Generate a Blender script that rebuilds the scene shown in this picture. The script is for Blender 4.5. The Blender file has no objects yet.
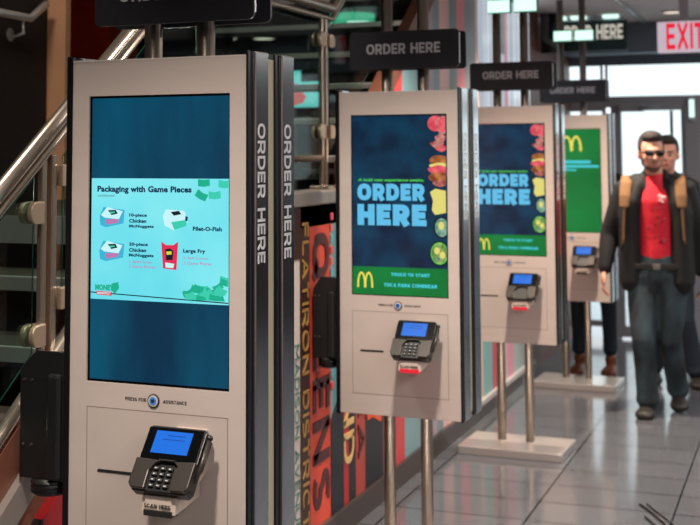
import bpy, bmesh, math, random
from mathutils import Vector, Matrix
random.seed(7)
C = bpy.context.scene.collection
D = bpy.data

# ------------------------------------------------------------------ materials
def lin(c):
    c = c / 255.0
    return c / 12.92 if c <= 0.04045 else ((c + 0.055) / 1.055) ** 2.4
def rgb(r, g, b): return (lin(r), lin(g), lin(b), 1)

def mat(name, col, rough=.5, metal=0, noise=0, nscale=20, stretch=(1, 1, 1), bump=0, spec=.5, coat=0):
    m = D.materials.new(name); m.use_nodes = True
    nt = m.node_tree; b = nt.nodes['Principled BSDF']
    b.inputs['Base Color'].default_value = rgb(*col)
    b.inputs['Roughness'].default_value = rough
    b.inputs['Metallic'].default_value = metal
    b.inputs['Specular IOR Level'].default_value = spec
    b.inputs['Coat Weight'].default_value = coat
    if noise or bump:
        tc = nt.nodes.new('ShaderNodeTexCoord'); mp = nt.nodes.new('ShaderNodeMapping')
        mp.inputs['Scale'].default_value = stretch
        nz = nt.nodes.new('ShaderNodeTexNoise'); nz.inputs['Scale'].default_value = nscale
        nz.inputs['Detail'].default_value = 5
        nt.links.new(tc.outputs['Object'], mp.inputs['Vector']); nt.links.new(mp.outputs[0], nz.inputs['Vector'])
        if noise:
            rp = nt.nodes.new('ShaderNodeMixRGB'); rp.blend_type = 'MIX'
            c = Vector(rgb(*col)[:3])
            rp.inputs[1].default_value = (*(c * (1 - noise)), 1); rp.inputs[2].default_value = (*[min(1, v) for v in c * (1 + noise)], 1)
            cr = nt.nodes.new('ShaderNodeMapRange'); cr.inputs['From Min'].default_value = .34; cr.inputs['From Max'].default_value = .66
            nt.links.new(nz.outputs[0], cr.inputs['Value']); nt.links.new(cr.outputs[0], rp.inputs[0]); nt.links.new(rp.outputs[0], b.inputs['Base Color'])
        if bump:
            bp = nt.nodes.new('ShaderNodeBump'); bp.inputs['Strength'].default_value = bump
            bp.inputs['Distance'].default_value = .01
            nt.links.new(nz.outputs[0], bp.inputs['Height']); nt.links.new(bp.outputs[0], b.inputs['Normal'])
    return m

def emit(name, col, s=1.0, gloss=True):
    m = D.materials.new(name); m.use_nodes = True
    b = m.node_tree.nodes['Principled BSDF']
    b.inputs['Base Color'].default_value = (0.005, .005, .005, 1)
    b.inputs['Roughness'].default_value = .25 if gloss else .8
    b.inputs['Specular IOR Level'].default_value = .3
    b.inputs['Emission Color'].default_value = rgb(*col)
    b.inputs['Emission Strength'].default_value = s
    return m

def emit_noise(name, c1, c2, scale=4, stretch=(1, 1, 1), s=1.0):
    m = emit(name, c1, s); nt = m.node_tree; b = nt.nodes['Principled BSDF']
    tc = nt.nodes.new('ShaderNodeTexCoord'); mp = nt.nodes.new('ShaderNodeMapping')
    mp.inputs['Scale'].default_value = stretch
    nz = nt.nodes.new('ShaderNodeTexNoise'); nz.inputs['Scale'].default_value = scale; nz.inputs['Detail'].default_value = 4
    mx = nt.nodes.new('ShaderNodeValToRGB')
    mx.color_ramp.elements[0].position = .35; mx.color_ramp.elements[1].position = .68
    mx.color_ramp.elements[0].color = rgb(*c1); mx.color_ramp.elements[1].color = rgb(*c2)
    nt.links.new(tc.outputs['Object'], mp.inputs[0]); nt.links.new(mp.outputs[0], nz.inputs['Vector'])
    nt.links.new(nz.outputs[0], mx.inputs[0]); nt.links.new(mx.outputs[0], b.inputs['Emission Color'])
    return m

def glass(name, tint=(225, 240, 235), refl=.12):
    m = D.materials.new(name); m.use_nodes = True
    nt = m.node_tree; nt.nodes.clear()
    o = nt.nodes.new('ShaderNodeOutputMaterial'); mx = nt.nodes.new('ShaderNodeMixShader')
    t = nt.nodes.new('ShaderNodeBsdfTransparent'); g = nt.nodes.new('ShaderNodeBsdfGlossy')
    t.inputs[0].default_value = rgb(*tint); g.inputs['Roughness'].default_value = .02
    mx.inputs[0].default_value = refl
    nt.links.new(t.outputs[0], mx.inputs[1]); nt.links.new(g.outputs[0], mx.inputs[2]); nt.links.new(mx.outputs[0], o.inputs[0])
    return m

M = {
 'panel': mat('satin_panel', (192, 179, 172), .42, .15, noise=.03, nscale=3, stretch=(1, 1, 6)),
 'inset': mat('satin_inset', (190, 177, 170), .45, .15, noise=.03, nscale=4),
 'groove': mat('groove', (118, 104, 98), .7),
 'casing': mat('black_casing', (214, 219, 224), .16, 1.0),
 'rim': mat('black_rim', (34, 34, 38), .25, .6),
 'blackpl': mat('black_plastic', (20, 20, 21), .38),
 'slot': mat('slot_black', (8, 8, 8), .8),
 'sign': mat('sign_black', (34, 35, 42), .45, noise=.08, nscale=5),
 'signedge': mat('sign_edge', (200, 200, 205), .3, .3),
 'signtxt': mat('sign_text', (186, 186, 190), .5), 'sidetxt': mat('side_text', (205, 205, 208), .5),
 'steel': mat('brushed_steel', (140, 131, 124), .32, .95, noise=.06, nscale=14, stretch=(1, 1, .05)),
 'warmsteel': mat('warm_steel', (182, 170, 156), .26, .88, noise=.05, nscale=10, stretch=(1, 1, .1)),
 'whiteplate': mat('white_plate', (205, 198, 192), .3, .2), 'baseplate': mat('base_plate_metal', (214, 208, 204), .28, .75),
 'cream': mat('cream_gasket', (170, 160, 135), .5),
 'termgrey': mat('terminal_grey', (62, 58, 55), .32, .5),
 'termwhite': mat('terminal_bracket', (176, 160, 150), .5),
 'key': mat('terminal_key', (16, 16, 18), .6),
 'keymark': mat('key_mark', (180, 180, 180), .5),
 'bezel': mat('bezel_black', (6, 7, 9), .15),
 'blue': emit('terminal_blue', (12, 112, 225), 1.0),
 'bluetext': emit('terminal_blue_dark', (8, 70, 160), 1.0),
 'redglow': emit('scanner_red', (235, 35, 55), 1.0),
 'btnblue': emit('button_blue', (60, 120, 190), 1.0),
 'printing': mat('panel_print', (40, 34, 34), .6),
 'scr1': emit_noise('screen_teal', (0, 46, 74), (2, 80, 108), 2.2, (2.2, 1, .5)),
 'scr2': emit_noise('screen_slate', (2, 32, 58), (4, 58, 86), 9.0),
 'slide': emit_noise('slide_cyan', (84, 214, 232), (140, 238, 244), 2.2),
 's_navy': emit('slide_navy', (14, 50, 84), 1.0),
 's_grey': emit('slide_grey', (90, 150, 160), 1.0),
 's_pink': emit('slide_pink', (190, 120, 175), 1.0),
 's_green': emit('slide_green', (24, 176, 140), 1.0),
 's_green2': emit('slide_green_light', (60, 205, 175), 1.0),
 's_white': emit('slide_white', (200, 245, 250), 1.0),
 's_box': emit('slide_box', (60, 180, 215), 1.0),
 's_red': emit('slide_red', (225, 45, 85), 1.0),
 's_yellow': emit('slide_yellow', (210, 220, 70), 1.0),
 's_black': emit('slide_black', (5, 30, 40), 1.0),
 'g_green': emit_noise('ad_green', (0, 104, 44), (6, 128, 58), 3),
 'g_lime': emit('ad_lime', (80, 205, 80), 1.0),
 'g_blue': emit('ad_blue', (96, 190, 232), 1.0),
 'g_cyan': emit('ad_cyan', (70, 205, 220), 1.0),
 'g_yellow': emit('ad_yellow', (240, 226, 92), 1.0),
 'f_red': emit_noise('food_tomato', (205, 55, 75), (238, 110, 120), 30),
 'f_meat': emit_noise('food_bacon', (150, 60, 55), (215, 150, 140), 40),
 'f_bun': emit_noise('food_burger', (120, 60, 35), (205, 130, 70), 30),
 'f_cheese': emit('food_cheese', (225, 215, 120), 1.0),
 'f_onion': emit_noise('food_onion', (150, 195, 170), (60, 110, 90), 40),
 'f_pickle': emit_noise('food_pickle', (70, 120, 60), (170, 200, 110), 40),
 'lampglow': emit('lamp_glow', (215, 250, 238), 1.3, False),
 'lampgreen': emit('lamp_green_edge', (70, 190, 150), 1.0, False),
 'downlight': emit('downlight_glow', (255, 244, 225), 1.2, False),
 'exitface': emit('exit_face', (196, 178, 190), 1.0, False),
 'exitred': emit('exit_red', (235, 28, 60), 1.0, False),
 'greenboard': mat('green_board', (16, 50, 46), .5),
 'boardtxt': emit('board_text', (196, 190, 178), 1.0, False),
 'ceiling': mat('ceiling_grey', (215, 202, 198), .8, noise=.04, nscale=2),
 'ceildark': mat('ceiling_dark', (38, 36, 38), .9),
 'darkwall': mat('dark_brown_wall', (30, 16, 13), .9, noise=.12, nscale=3, stretch=(1, 1, .3)),
 'tanwall': mat('tan_wall', (196, 145, 108), .6, noise=.05, nscale=3),
 'redwall': mat('red_wall', (225, 62, 42), .55, noise=.08, nscale=3),
 'orangewall': mat('orange_wall', (190, 75, 40), .55, noise=.08, nscale=3),
 'farwall': mat('far_wall_dark', (112, 126, 140), .6),
 'beige': mat('beige_wall', (150, 130, 115), .8, noise=.05, nscale=3),
 'frame': mat('door_frame_grey', (150, 150, 156), .45, .2),
 'brownwall': mat('brown_wood_wall', (104, 62, 46), .5, noise=.15, nscale=4, stretch=(3, 3, .5)),
 'base': mat('baseboard_dark', (64, 54, 52), .35),
 'basewhite': mat('baseboard_trim_pale', (180, 178, 178), .4),
 'tread': mat('tread_dark', (58, 52, 46), .5),
 'nosing': mat('tread_nosing_metal', (205, 204, 202), .35, .7),
 'stringer': mat('stringer_steel', (160, 152, 146), .4, .6, noise=.08, nscale=5),
 'stringbrown': mat('stringer_brown', (110, 66, 52), .5, .1),
 'glass': glass('rail_glass', (222, 236, 230), .05), 'window_glass': glass('window_glass', (245, 250, 250), .06),
 'glassedge': mat('glass_edge_green', (8, 62, 50), .2),
 'clamp': mat('glass_clamp', (190, 168, 146), .3, .7),
 'skin': mat('skin', (196, 140, 120), .55, noise=.05, nscale=12),
 'lips': mat('lips', (165, 90, 85), .5),
 'hair': mat('dark_hair', (38, 28, 25), .75, bump=.8, nscale=90),
 'beard': mat('stubble', (88, 62, 52), .8, bump=.6, nscale=120),
 'jacket': mat('black_jacket', (10, 10, 12), .8, bump=.5, nscale=7),
 'redshirt': mat('red_shirt', (208, 24, 48), .8, bump=.6, nscale=9),
 'shirtlogo': mat('shirt_print', (238, 170, 172), .8),
 'shirtdark': mat('shirt_dark_print', (118, 18, 38), .8),
 'jeans': mat('dark_jeans', (35, 48, 55), .85, noise=.88, nscale=5, stretch=(1.5, 1.5, .7), bump=.7),
 'navytrouser': mat('navy_trousers', (12, 26, 40), .85, bump=.4, nscale=8),
 'brownshoe': mat('brown_shoe', (120, 60, 38), .5),
 'shoe': mat('dark_shoe', (28, 22, 19), .55, bump=.3, nscale=20),
 'sole': mat('shoe_sole', (20, 18, 16), .8),
 'strap': mat('tan_strap', (116, 82, 50), .85, bump=.3, nscale=25),
 'lens': mat('sunglass_lens', (10, 10, 12), .1),
 'belt': mat('belt', (22, 18, 16), .5), 'buckle': mat('buckle', (150, 145, 140), .3, .8),
 'outground': mat('pavement', (222, 226, 230), .8),
 'menucyan': emit('far_menu_cyan', (130, 225, 228), 1.0), 'menured': emit('far_menu_red', (225, 95, 95), 1.0),
 'railbright': mat('rail_bright', (215, 215, 212), .25, .6),
 'shelf': mat('shelf_grey', (96, 96, 98), .5),
}
def stripe_mat(c):
    k = 'stripe_%d_%d_%d' % c
    if k not in M: M[k] = mat(k, c, .38, noise=.05, nscale=3)
    return M[k]

# ------------------------------------------------------------------ mesh helpers
def link(name, me, parent=None):
    o = D.objects.new(name, me); C.objects.link(o)
    if parent: o.parent = parent
    return o
class MB:
    """collects geometry with material slots and links it as one mesh object"""
    def __init__(s): s.bm = bmesh.new(); s.mats = []
    def mi(s, m):
        if m not in s.mats: s.mats.append(m)
        return s.mats.index(m)
    def _take(s, tmp, m, T=None, smooth=False):
        i = s.mi(m)
        for f in tmp.faces: f.material_index = i; f.smooth = smooth
        if T: bmesh.ops.transform(tmp, matrix=T, verts=tmp.verts)
        me = D.meshes.new('tmp'); tmp.to_mesh(me); tmp.free(); s.bm.from_mesh(me); D.meshes.remove(me)
    def box(s, x0, x1, y0, y1, z0, z1, m, bev=0, seg=2, T=None, axis=None):
        t = bmesh.new(); bmesh.ops.create_cube(t, size=1)
        for v in t.verts: v.co = Vector(((x0 + x1) / 2 + v.co.x * (x1 - x0), (y0 + y1) / 2 + v.co.y * (y1 - y0), (z0 + z1) / 2 + v.co.z * (z1 - z0)))
        if bev:
            ed = list(t.edges)
            if axis is not None:
                ed = [e for e in ed if abs((e.verts[0].co - e.verts[1].co).normalized()[axis]) > .9]
            bmesh.ops.bevel(t, geom=ed, offset=bev, segments=seg, profile=.5, affect='EDGES')
        s._take(t, m, T, False); return s
    def prism(s, pts, a, b, m, plane='xz', bev=0, T=None):
        """polygon pts extruded from a to b along the third axis"""
        t = bmesh.new()
        def P(p, q):
            return {'xz': (p[0], q, p[1]), 'yz': (q, p[0], p[1]), 'xy': (p[0], p[1], q)}[plane]
        v0 = [t.verts.new(P(p, a)) for p in pts]; v1 = [t.verts.new(P(p, b)) for p in pts]
        t.faces.new(v0); t.faces.new(list(reversed(v1)))
        n = len(pts)
        for i in range(n): t.faces.new((v0[i], v1[i], v1[(i + 1) % n], v0[(i + 1) % n]))
        bmesh.ops.recalc_face_normals(t, faces=t.faces)
        if bev: bmesh.ops.bevel(t, geom=list(t.edges), offset=bev, segments=2, profile=.5, affect='EDGES')
        s._take(t, m, T); return s
    def tube(s, pts, r, m, n=16, caps=True):
        pts = [Vector(p) for p in pts]; t = bmesh.new(); rings = []
        for i, p in enumerate(pts):
            a = pts[max(0, i - 1)]; b = pts[min(len(pts) - 1, i + 1)]
            d = (b - a).normalized(); up = Vector((0, 0, 1)) if abs(d.z) < .95 else Vector((0, 1, 0))
            u = d.cross(up).normalized(); w = u.cross(d)
            rr = r[i] if isinstance(r, (list, tuple)) else r
            if 0 < i < len(pts) - 1:
                h = (pts[i] - a).normalized().dot(d); rr = rr / max(.5, h)
            rings.append([t.verts.new(p + (u * math.cos(k * 2 * math.pi / n) + w * math.sin(k * 2 * math.pi / n)) * rr) for k in range(n)])
        for a, b in zip(rings, rings[1:]):
            for k in range(n): t.faces.new((a[k], a[(k + 1) % n], b[(k + 1) % n], b[k]))
        if caps: t.faces.new(list(reversed(rings[0]))); t.faces.new(rings[-1])
        bmesh.ops.recalc_face_normals(t, faces=t.faces)
        s._take(t, m, None, True); return s
    def disc(s, c, r, d, m, axis='y', n=28, r2=None):
        t = bmesh.new(); bmesh.ops.create_cone(t, cap_ends=True, segments=n, radius1=r, radius2=r if r2 is None else r2, depth=d)
        R = {'y': Matrix.Rotation(math.pi / 2, 4, 'X'), 'x': Matrix.Rotation(math.pi / 2, 4, 'Y'), 'z': Matrix.Identity(4)}[axis]
        s._take(t, m, Matrix.Translation(c) @ R); return s
    def ell(s, c, r, m, T=None, seg=20):
        t = bmesh.new(); bmesh.ops.create_uvsphere(t, u_segments=seg, v_segments=seg // 2 + 2, radius=1)
        X = Matrix.Translation(c) @ (T or Matrix.Identity(4)) @ Matrix.Diagonal((*r, 1))
        s._take(t, m, X, True); return s
    def quad(s, pts, m):
        t = bmesh.new(); t.faces.new([t.verts.new(p) for p in pts]); s._take(t, m); return s
    def build(s, name, parent=None):
        me = D.meshes.new(name); s.bm.to_mesh(me); s.bm.free()
        for m in s.mats: me.materials.append(m)
        return link(name, me, parent)

def text_geo(mb, txt, m, origin, xd, yd, w, h, bold=.02, ext=.0012, spacing=1.0):
    """text fitted to w x h with its lower left corner at origin, along xd, upright along yd"""
    cu = D.curves.new('t', 'FONT'); cu.body = txt; cu.size = 1; cu.offset = bold; cu.space_character = spacing
    cu.resolution_u = 3
    o = D.objects.new('t', cu); C.objects.link(o)
    dg = bpy.context.evaluated_depsgraph_get(); me = D.meshes.new_from_object(o.evaluated_get(dg))
    D.objects.remove(o); D.curves.remove(cu)
    xs = [v.co.x for v in me.vertices]; ys = [v.co.y for v in me.vertices]
    x0, x1, y0, y1 = min(xs), max(xs), min(ys), max(ys)
    xd = Vector(xd); yd = Vector(yd); nd = xd.cross(yd); O = Vector(origin)
    t = bmesh.new(); t.from_mesh(me); D.meshes.remove(me)
    for v in t.verts:
        v.co = O + xd * ((v.co.x - x0) / (x1 - x0) * w) + yd * ((v.co.y - y0) / (y1 - y0) * h)
    r = bmesh.ops.extrude_face_region(t, geom=list(t.faces))
    bmesh.ops.translate(t, vec=nd * ext, verts=[g for g in r['geom'] if isinstance(g, bmesh.types.BMVert)])
    bmesh.ops.recalc_face_normals(t, faces=t.faces)
    mb._take(t, m)
    return mb

def _arc(cx, cy, rx, ry, a0, a1, n=10, p=.85):
    out = []
    for k in range(n + 1):
        t_ = math.radians(a0 + (a1 - a0) * k / n); c, s_ = math.cos(t_), math.sin(t_)
        out.append((cx + rx * math.copysign(abs(c) ** p, c), cy + ry * math.copysign(abs(s_) ** p, s_)))
    return out
def glyph(ch, t):
    a_ = t / 2; m_ = .5
    def bowl(x0, x1, lo, hi):
        r_ = (hi - lo) / 2; rx = min(r_ * .9, (x1 - x0) * .6)
        return [(x0, hi)] + _arc(x1 - rx, lo + r_, rx, r_, 90, -90) + [(x0, lo)]
    if ch == 'O': w = .86; return w, [_arc(w / 2, .5, w / 2 - a_, .5 - a_, 90, 450, 28)]
    if ch == 'Q': w = .86; return w, [_arc(w / 2, .5, w / 2 - a_, .5 - a_, 90, 450, 28), [(.5, .3), (w - .02, .02)]]
    if ch == 'C': w = .78; return w, [_arc(w / 2 + .02, .5, w / 2 - a_ + .02, .5 - a_, 48, 312, 22)]
    if ch == 'G': w = .82; return w, [_arc(w / 2, .5, w / 2 - a_, .5 - a_, 48, 330, 22) + [(w - a_, .45)], [(w - 0, .48), (w * .55, .48)]]
    if ch == 'D': w = .78; return w, [[(a_, 0), (a_, 1)], bowl(a_, w - a_, a_, 1 - a_)]
    if ch == 'R': w = .74; return w, [[(a_, 0), (a_, 1)], bowl(a_, w - a_ - .02, .42, 1 - a_), [(.36, .44), (w - a_ * .9, 0)]]
    if ch == 'P': w = .70; return w, [[(a_, 0), (a_, 1)], bowl(a_, w - a_, .38, 1 - a_)]
    if ch == 'B': w = .74; return w, [[(a_, 0), (a_, 1)], bowl(a_, w - a_ - .03, .5, 1 - a_), bowl(a_, w - a_, a_, .52)]
    if ch == 'E': w = .62; return w, [[(a_, 0), (a_, 1)], [(a_, a_), (w, a_)], [(a_, .5), (w - .05, .5)], [(a_, 1 - a_), (w, 1 - a_)]]
    if ch == 'F': w = .60; return w, [[(a_, 0), (a_, 1)], [(a_, .47), (w - .05, .47)], [(a_, 1 - a_), (w, 1 - a_)]]
    if ch == 'L': w = .58; return w, [[(a_, 0), (a_, 1)], [(a_, a_), (w, a_)]]
    if ch == 'H': w = .76; return w, [[(a_, 0), (a_, 1)], [(w - a_, 0), (w - a_, 1)], [(a_, .5), (w - a_, .5)]]
    if ch == 'T': w = .66; return w, [[(0, 1 - a_), (w, 1 - a_)], [(w / 2, 0), (w / 2, 1)]]
    if ch == 'I': return t, [[(a_, 0), (a_, 1)]]
    if ch == 'U': w = .76; return w, [[(a_, 1), (a_, .4)] + _arc(w / 2, .4, w / 2 - a_, .4 - a_, 180, 360, 12) + [(w - a_, 1)]]
    if ch == 'J': w = .6; return w, [[(w - a_, 1), (w - a_, .35)] + _arc(w / 2, .35, w / 2 - a_, .35 - a_, 0, -150, 10)]
    if ch == 'S': w = .68; return w, [_arc(w / 2, .735, w / 2 - a_, .265 - a_, 35, 270, 12)[:-1] + _arc(w / 2, .27, w / 2 - a_, .27 - a_, 90, -145, 12)]
    if ch == 'A': w = .84; return w, [[(a_ * .9, 0), (w / 2, 1 - a_ * .3)], [(w - a_ * .9, 0), (w / 2, 1 - a_ * .3)], [(.2, .26), (w - .2, .26)]]
    if ch == 'V': w = .80; return w, [[(a_ * .9, 1), (w / 2, .05)], [(w - a_ * .9, 1), (w / 2, .05)]]
    if ch == 'Y': w = .78; return w, [[(a_ * .9, 1), (w / 2, .42)], [(w - a_ * .9, 1), (w / 2, .42)], [(w / 2, 0), (w / 2, .48)]]
    if ch == 'X': w = .80; return w, [[(a_, 0), (w - a_, 1)], [(w - a_, 0), (a_, 1)]]
    if ch == 'K': w = .76; return w, [[(a_, 0), (a_, 1)], [(w - a_, 1), (a_, .42)], [(.30, .58), (w - a_ * .8, 0)]]
    if ch == 'Z': w = .68; return w, [[(0, 1 - a_), (w, 1 - a_)], [(0, a_), (w, a_)], [(w - a_, 1 - a_), (a_, a_)]]
    if ch == 'N': w = .80; return w, [[(a_, 0), (a_, 1)], [(w - a_, 0), (w - a_, 1)], [(a_, 1 - a_ * .5), (w - a_, a_ * .5)]]
    if ch == 'M': w = .94; return w, [[(a_, 0), (a_, 1)], [(w - a_, 0), (w - a_, 1)], [(a_, 1 - a_ * .6), (w / 2, .3)], [(w - a_, 1 - a_ * .6), (w / 2, .3)]]
    if ch == 'W': w = 1.1; return w, [[(a_ * .8, 1), (w * .28, .06)], [(w * .28, .06), (w / 2, .96)], [(w / 2, .96), (w * .72, .06)], [(w - a_ * .8, 1), (w * .72, .06)]]
    return .34, []
def block_text(mb, txt, m, origin, xd, yd, w, h, t=.2, ext=.0012, gap=.11):
    """upright block capitals fitted to w x h"""
    xd = Vector(xd); yd = Vector(yd); nd = xd.cross(yd); O = Vector(origin)
    G = [glyph(c, t) for c in txt]; tot = sum(g[0] for g in G) + gap * (len(G) - 1); kx = w / tot; x = 0
    bm_ = bmesh.new()
    P3 = lambda p, e: O + xd * (p[0] * kx) + yd * (p[1] * h) + nd * e
    for gw, lines in G:
        for ln in lines:
            closed = (Vector(ln[0]) - Vector(ln[-1])).length < 1e-4 and len(ln) > 4
            pts = [Vector(p) for p in (ln[:-1] if closed else ln)]; n = len(pts); L = []; Rr = []
            for i in range(n):
                pr = pts[(i - 1) % n] if (closed or i) else None; nx = pts[(i + 1) % n] if (closed or i < n - 1) else None
                d1_ = (pts[i] - pr).normalized() if pr is not None else None; d2_ = (nx - pts[i]).normalized() if nx is not None else None
                d = ((d1_ or d2_) + (d2_ or d1_)).normalized(); nn = Vector((-d.y, d.x))
                k = 1 / max(.6, nn.dot(Vector((-(d1_ or d2_).y, (d1_ or d2_).x))))
                L.append(pts[i] + nn * t / 2 * k + Vector((x, 0))); Rr.append(pts[i] - nn * t / 2 * k + Vector((x, 0)))
            rg = range(n) if closed else range(n - 1)
            f0 = [[bm_.verts.new(P3(p, 0)) for p in q] for q in (L, Rr)]; f1 = [[bm_.verts.new(P3(p, ext)) for p in q] for q in (L, Rr)]
            for i in rg:
                j = (i + 1) % n
                bm_.faces.new((f1[0][i], f1[1][i], f1[1][j], f1[0][j]))
                bm_.faces.new((f0[0][i], f1[0][i], f1[0][j], f0[0][j])); bm_.faces.new((f0[1][j], f1[1][j], f1[1][i], f0[1][i]))
            if not closed:
                for i in (0, n - 1): bm_.faces.new((f0[0][i], f0[1][i], f1[1][i], f1[0][i]))
        x += gw + gap
    bmesh.ops.recalc_face_normals(bm_, faces=bm_.faces)
    mb._take(bm_, m); return mb

def word_parts(name, parent, txt, m, origin, xd, yd, w, h, t=.2, ext=.0012, gap=.11):
    """the same lettering with every word a part of its own"""
    G = [glyph(c, t)[0] for c in txt]; tot = sum(G) + gap * (len(G) - 1); k = w / tot; pos = 0; start = 0; out = []
    for i, c in enumerate(txt + ' '):
        if c == ' ':
            ws = txt[start:i]; x0 = sum(G[:start]) + gap * start; wd = sum(G[start:i]) + gap * (i - start - 1)
            mb = MB(); block_text(mb, ws, m, Vector(origin) + Vector(xd) * x0 * k, xd, yd, wd * k, h, t, ext, gap)
            out.append(mb.build(name, parent)); start = i + 1
    return out

def root(name, loc, label, cat, rz=0, group=None):
    o = D.objects.new(name, None); C.objects.link(o); o.location = loc; o.rotation_euler = (0, 0, rz)
    o.empty_display_size = .1
    o['label'] = label; o['category'] = cat
    if group: o['group'] = group
    return o
def tag(o, label, cat, group=None):
    o['label'] = label; o['category'] = cat
    if group: o['group'] = group
    return o
def struct(o): o['kind'] = 'structure'; return o

# ------------------------------------------------------------------ camera
H = 1.62
a = .032
f, cx, cy, pitch, roll, yaw = 1211.241, 346.386, 59.874, .0743, -.0052, .392 - a
cam = D.cameras.new('camera'); co = D.objects.new('camera', cam); C.objects.link(co)
cam.sensor_width = 36; cam.lens = f / 700 * 36
cam.shift_x = (350 - cx) / 700; cam.shift_y = -(262.5 - cy) / 700
cam.clip_start = .05; cam.clip_end = 200
fw = Vector((-math.sin(yaw) * math.cos(pitch), math.cos(yaw) * math.cos(pitch), math.sin(pitch)))
rt0 = Vector((math.cos(yaw), math.sin(yaw), 0)); up0 = rt0.cross(fw)
rt = rt0 * math.cos(roll) + up0 * math.sin(roll); up = rt.cross(fw)
co.matrix_world = Matrix(((rt.x, up.x, -fw.x, 0), (rt.y, up.y, -fw.y, 0), (rt.z, up.z, -fw.z, H), (0, 0, 0, 1)))
cam.dof.use_dof = True; cam.dof.focus_distance = 3.05; cam.dof.aperture_fstop = 5.0
bpy.context.scene.camera = co

# ------------------------------------------------------------------ setting
WX = -1.885          # plane of the lettered wall and of the stair railing
CEIL = 2.67
FARY = 10.62
LAND_Z, LAND_Y0, LAND_Y1 = 1.40, 3.50, 4.98
RISE, RUN = .175, .24

# floor with rectangular tiles, long side across the kiosk row
fm = D.materials.new('floor_tiles'); fm.use_nodes = True
nt = fm.node_tree; b = nt.nodes['Principled BSDF']
tc = nt.nodes.new('ShaderNodeTexCoord'); br = nt.nodes.new('ShaderNodeTexBrick')
mp = nt.nodes.new('ShaderNodeMapping'); mp.inputs['Location'].default_value = (-.01, .035, 0)
br.offset = 0; br.squash = 1
br.inputs['Color1'].default_value = rgb(100, 102, 108); br.inputs['Color2'].default_value = rgb(92, 94, 100)
br.inputs['Mortar'].default_value = rgb(26, 24, 26)
br.inputs['Scale'].default_value = 1; br.inputs['Brick Width'].default_value = .6; br.inputs['Row Height'].default_value = .3
br.inputs['Mortar Size'].default_value = .0055; br.inputs['Mortar Smooth'].default_value = .2
nz = nt.nodes.new('ShaderNodeTexNoise'); nz.inputs['Scale'].default_value = 2.2; nz.inputs['Detail'].default_value = 6
mr = nt.nodes.new('ShaderNodeMapRange'); mr.inputs['To Min'].default_value = .07; mr.inputs['To Max'].default_value = .19
mxc = nt.nodes.new('ShaderNodeMixRGB'); mxc.blend_type = 'MULTIPLY'; mxc.inputs[0].default_value = .25
nt.links.new(tc.outputs['Object'], mp.inputs[0]); nt.links.new(mp.outputs[0], br.inputs['Vector'])
nt.links.new(tc.outputs['Object'], nz.inputs['Vector']); nt.links.new(nz.outputs[0], mr.inputs['Value'])
nt.links.new(mr.outputs[0], b.inputs['Roughness'])
nt.links.new(br.outputs['Color'], mxc.inputs[1]); nt.links.new(nz.outputs[0], mxc.inputs[2]); nt.links.new(mxc.outputs[0], b.inputs['Base Color'])
bp = nt.nodes.new('ShaderNodeBump'); bp.inputs['Strength'].default_value = .4; bp.inputs['Distance'].default_value = .002; bp.invert = True
nt.links.new(br.outputs['Fac'], bp.inputs['Height']); nt.links.new(bp.outputs[0], b.inputs['Normal'])
b.inputs['Specular IOR Level'].default_value = 1.0

struct(MB().box(-7, 4.6, -3, FARY, -.1, 0, fm).build('floor'))
struct(MB().box(-9, 9, FARY + .06, 26, -.12, -.02, M['outground']).build('floor_outside'))
mb = MB()
mb.box(WX - .04, 4.6, -3, FARY + .06, CEIL, CEIL + .1, M['ceiling'])
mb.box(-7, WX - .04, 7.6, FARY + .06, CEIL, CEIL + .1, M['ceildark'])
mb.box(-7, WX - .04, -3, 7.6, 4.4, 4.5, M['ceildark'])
struct(mb.build('ceiling'))
# shaft walls above the stair well
mb = MB()
mb.box(WX - .04, WX, -3, 7.6, CEIL + .1, 4.4, M['beige'])
mb.box(-7, WX, 7.6, 7.64, CEIL + .1, 4.4, M['beige'])
struct(mb.build('wall_upper'))
struct(MB().box(4.6, 4.7, -3, FARY, 0, CEIL, M['beige']).build('wall_right'))
struct(MB().box(-7, 4.7, -3.1, -3, 0, 4.4, M['beige']).build('wall_back'))
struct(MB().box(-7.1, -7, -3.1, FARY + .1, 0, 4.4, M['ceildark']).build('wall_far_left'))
# stair side: dark brown wall with a tan return
struct(MB().box(-3.40, -3.30, 1.0, 4.79, 0, 4.38, M['darkwall']).build('wall_stair'))
struct(MB().box(-3.50, -3.205, 4.80, 4.84, 0, 4.38, M['tanwall']).build('wall_tan'))
mb = MB(); mb.box(-4.7, -3.98, 6.4, 6.5, 0, 4.38, M['redwall']); mb.box(-3.98, -3.82, 6.42, 6.5, 0, 4.38, M['orangewall'])
struct(mb.build('wall_red'))

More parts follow.
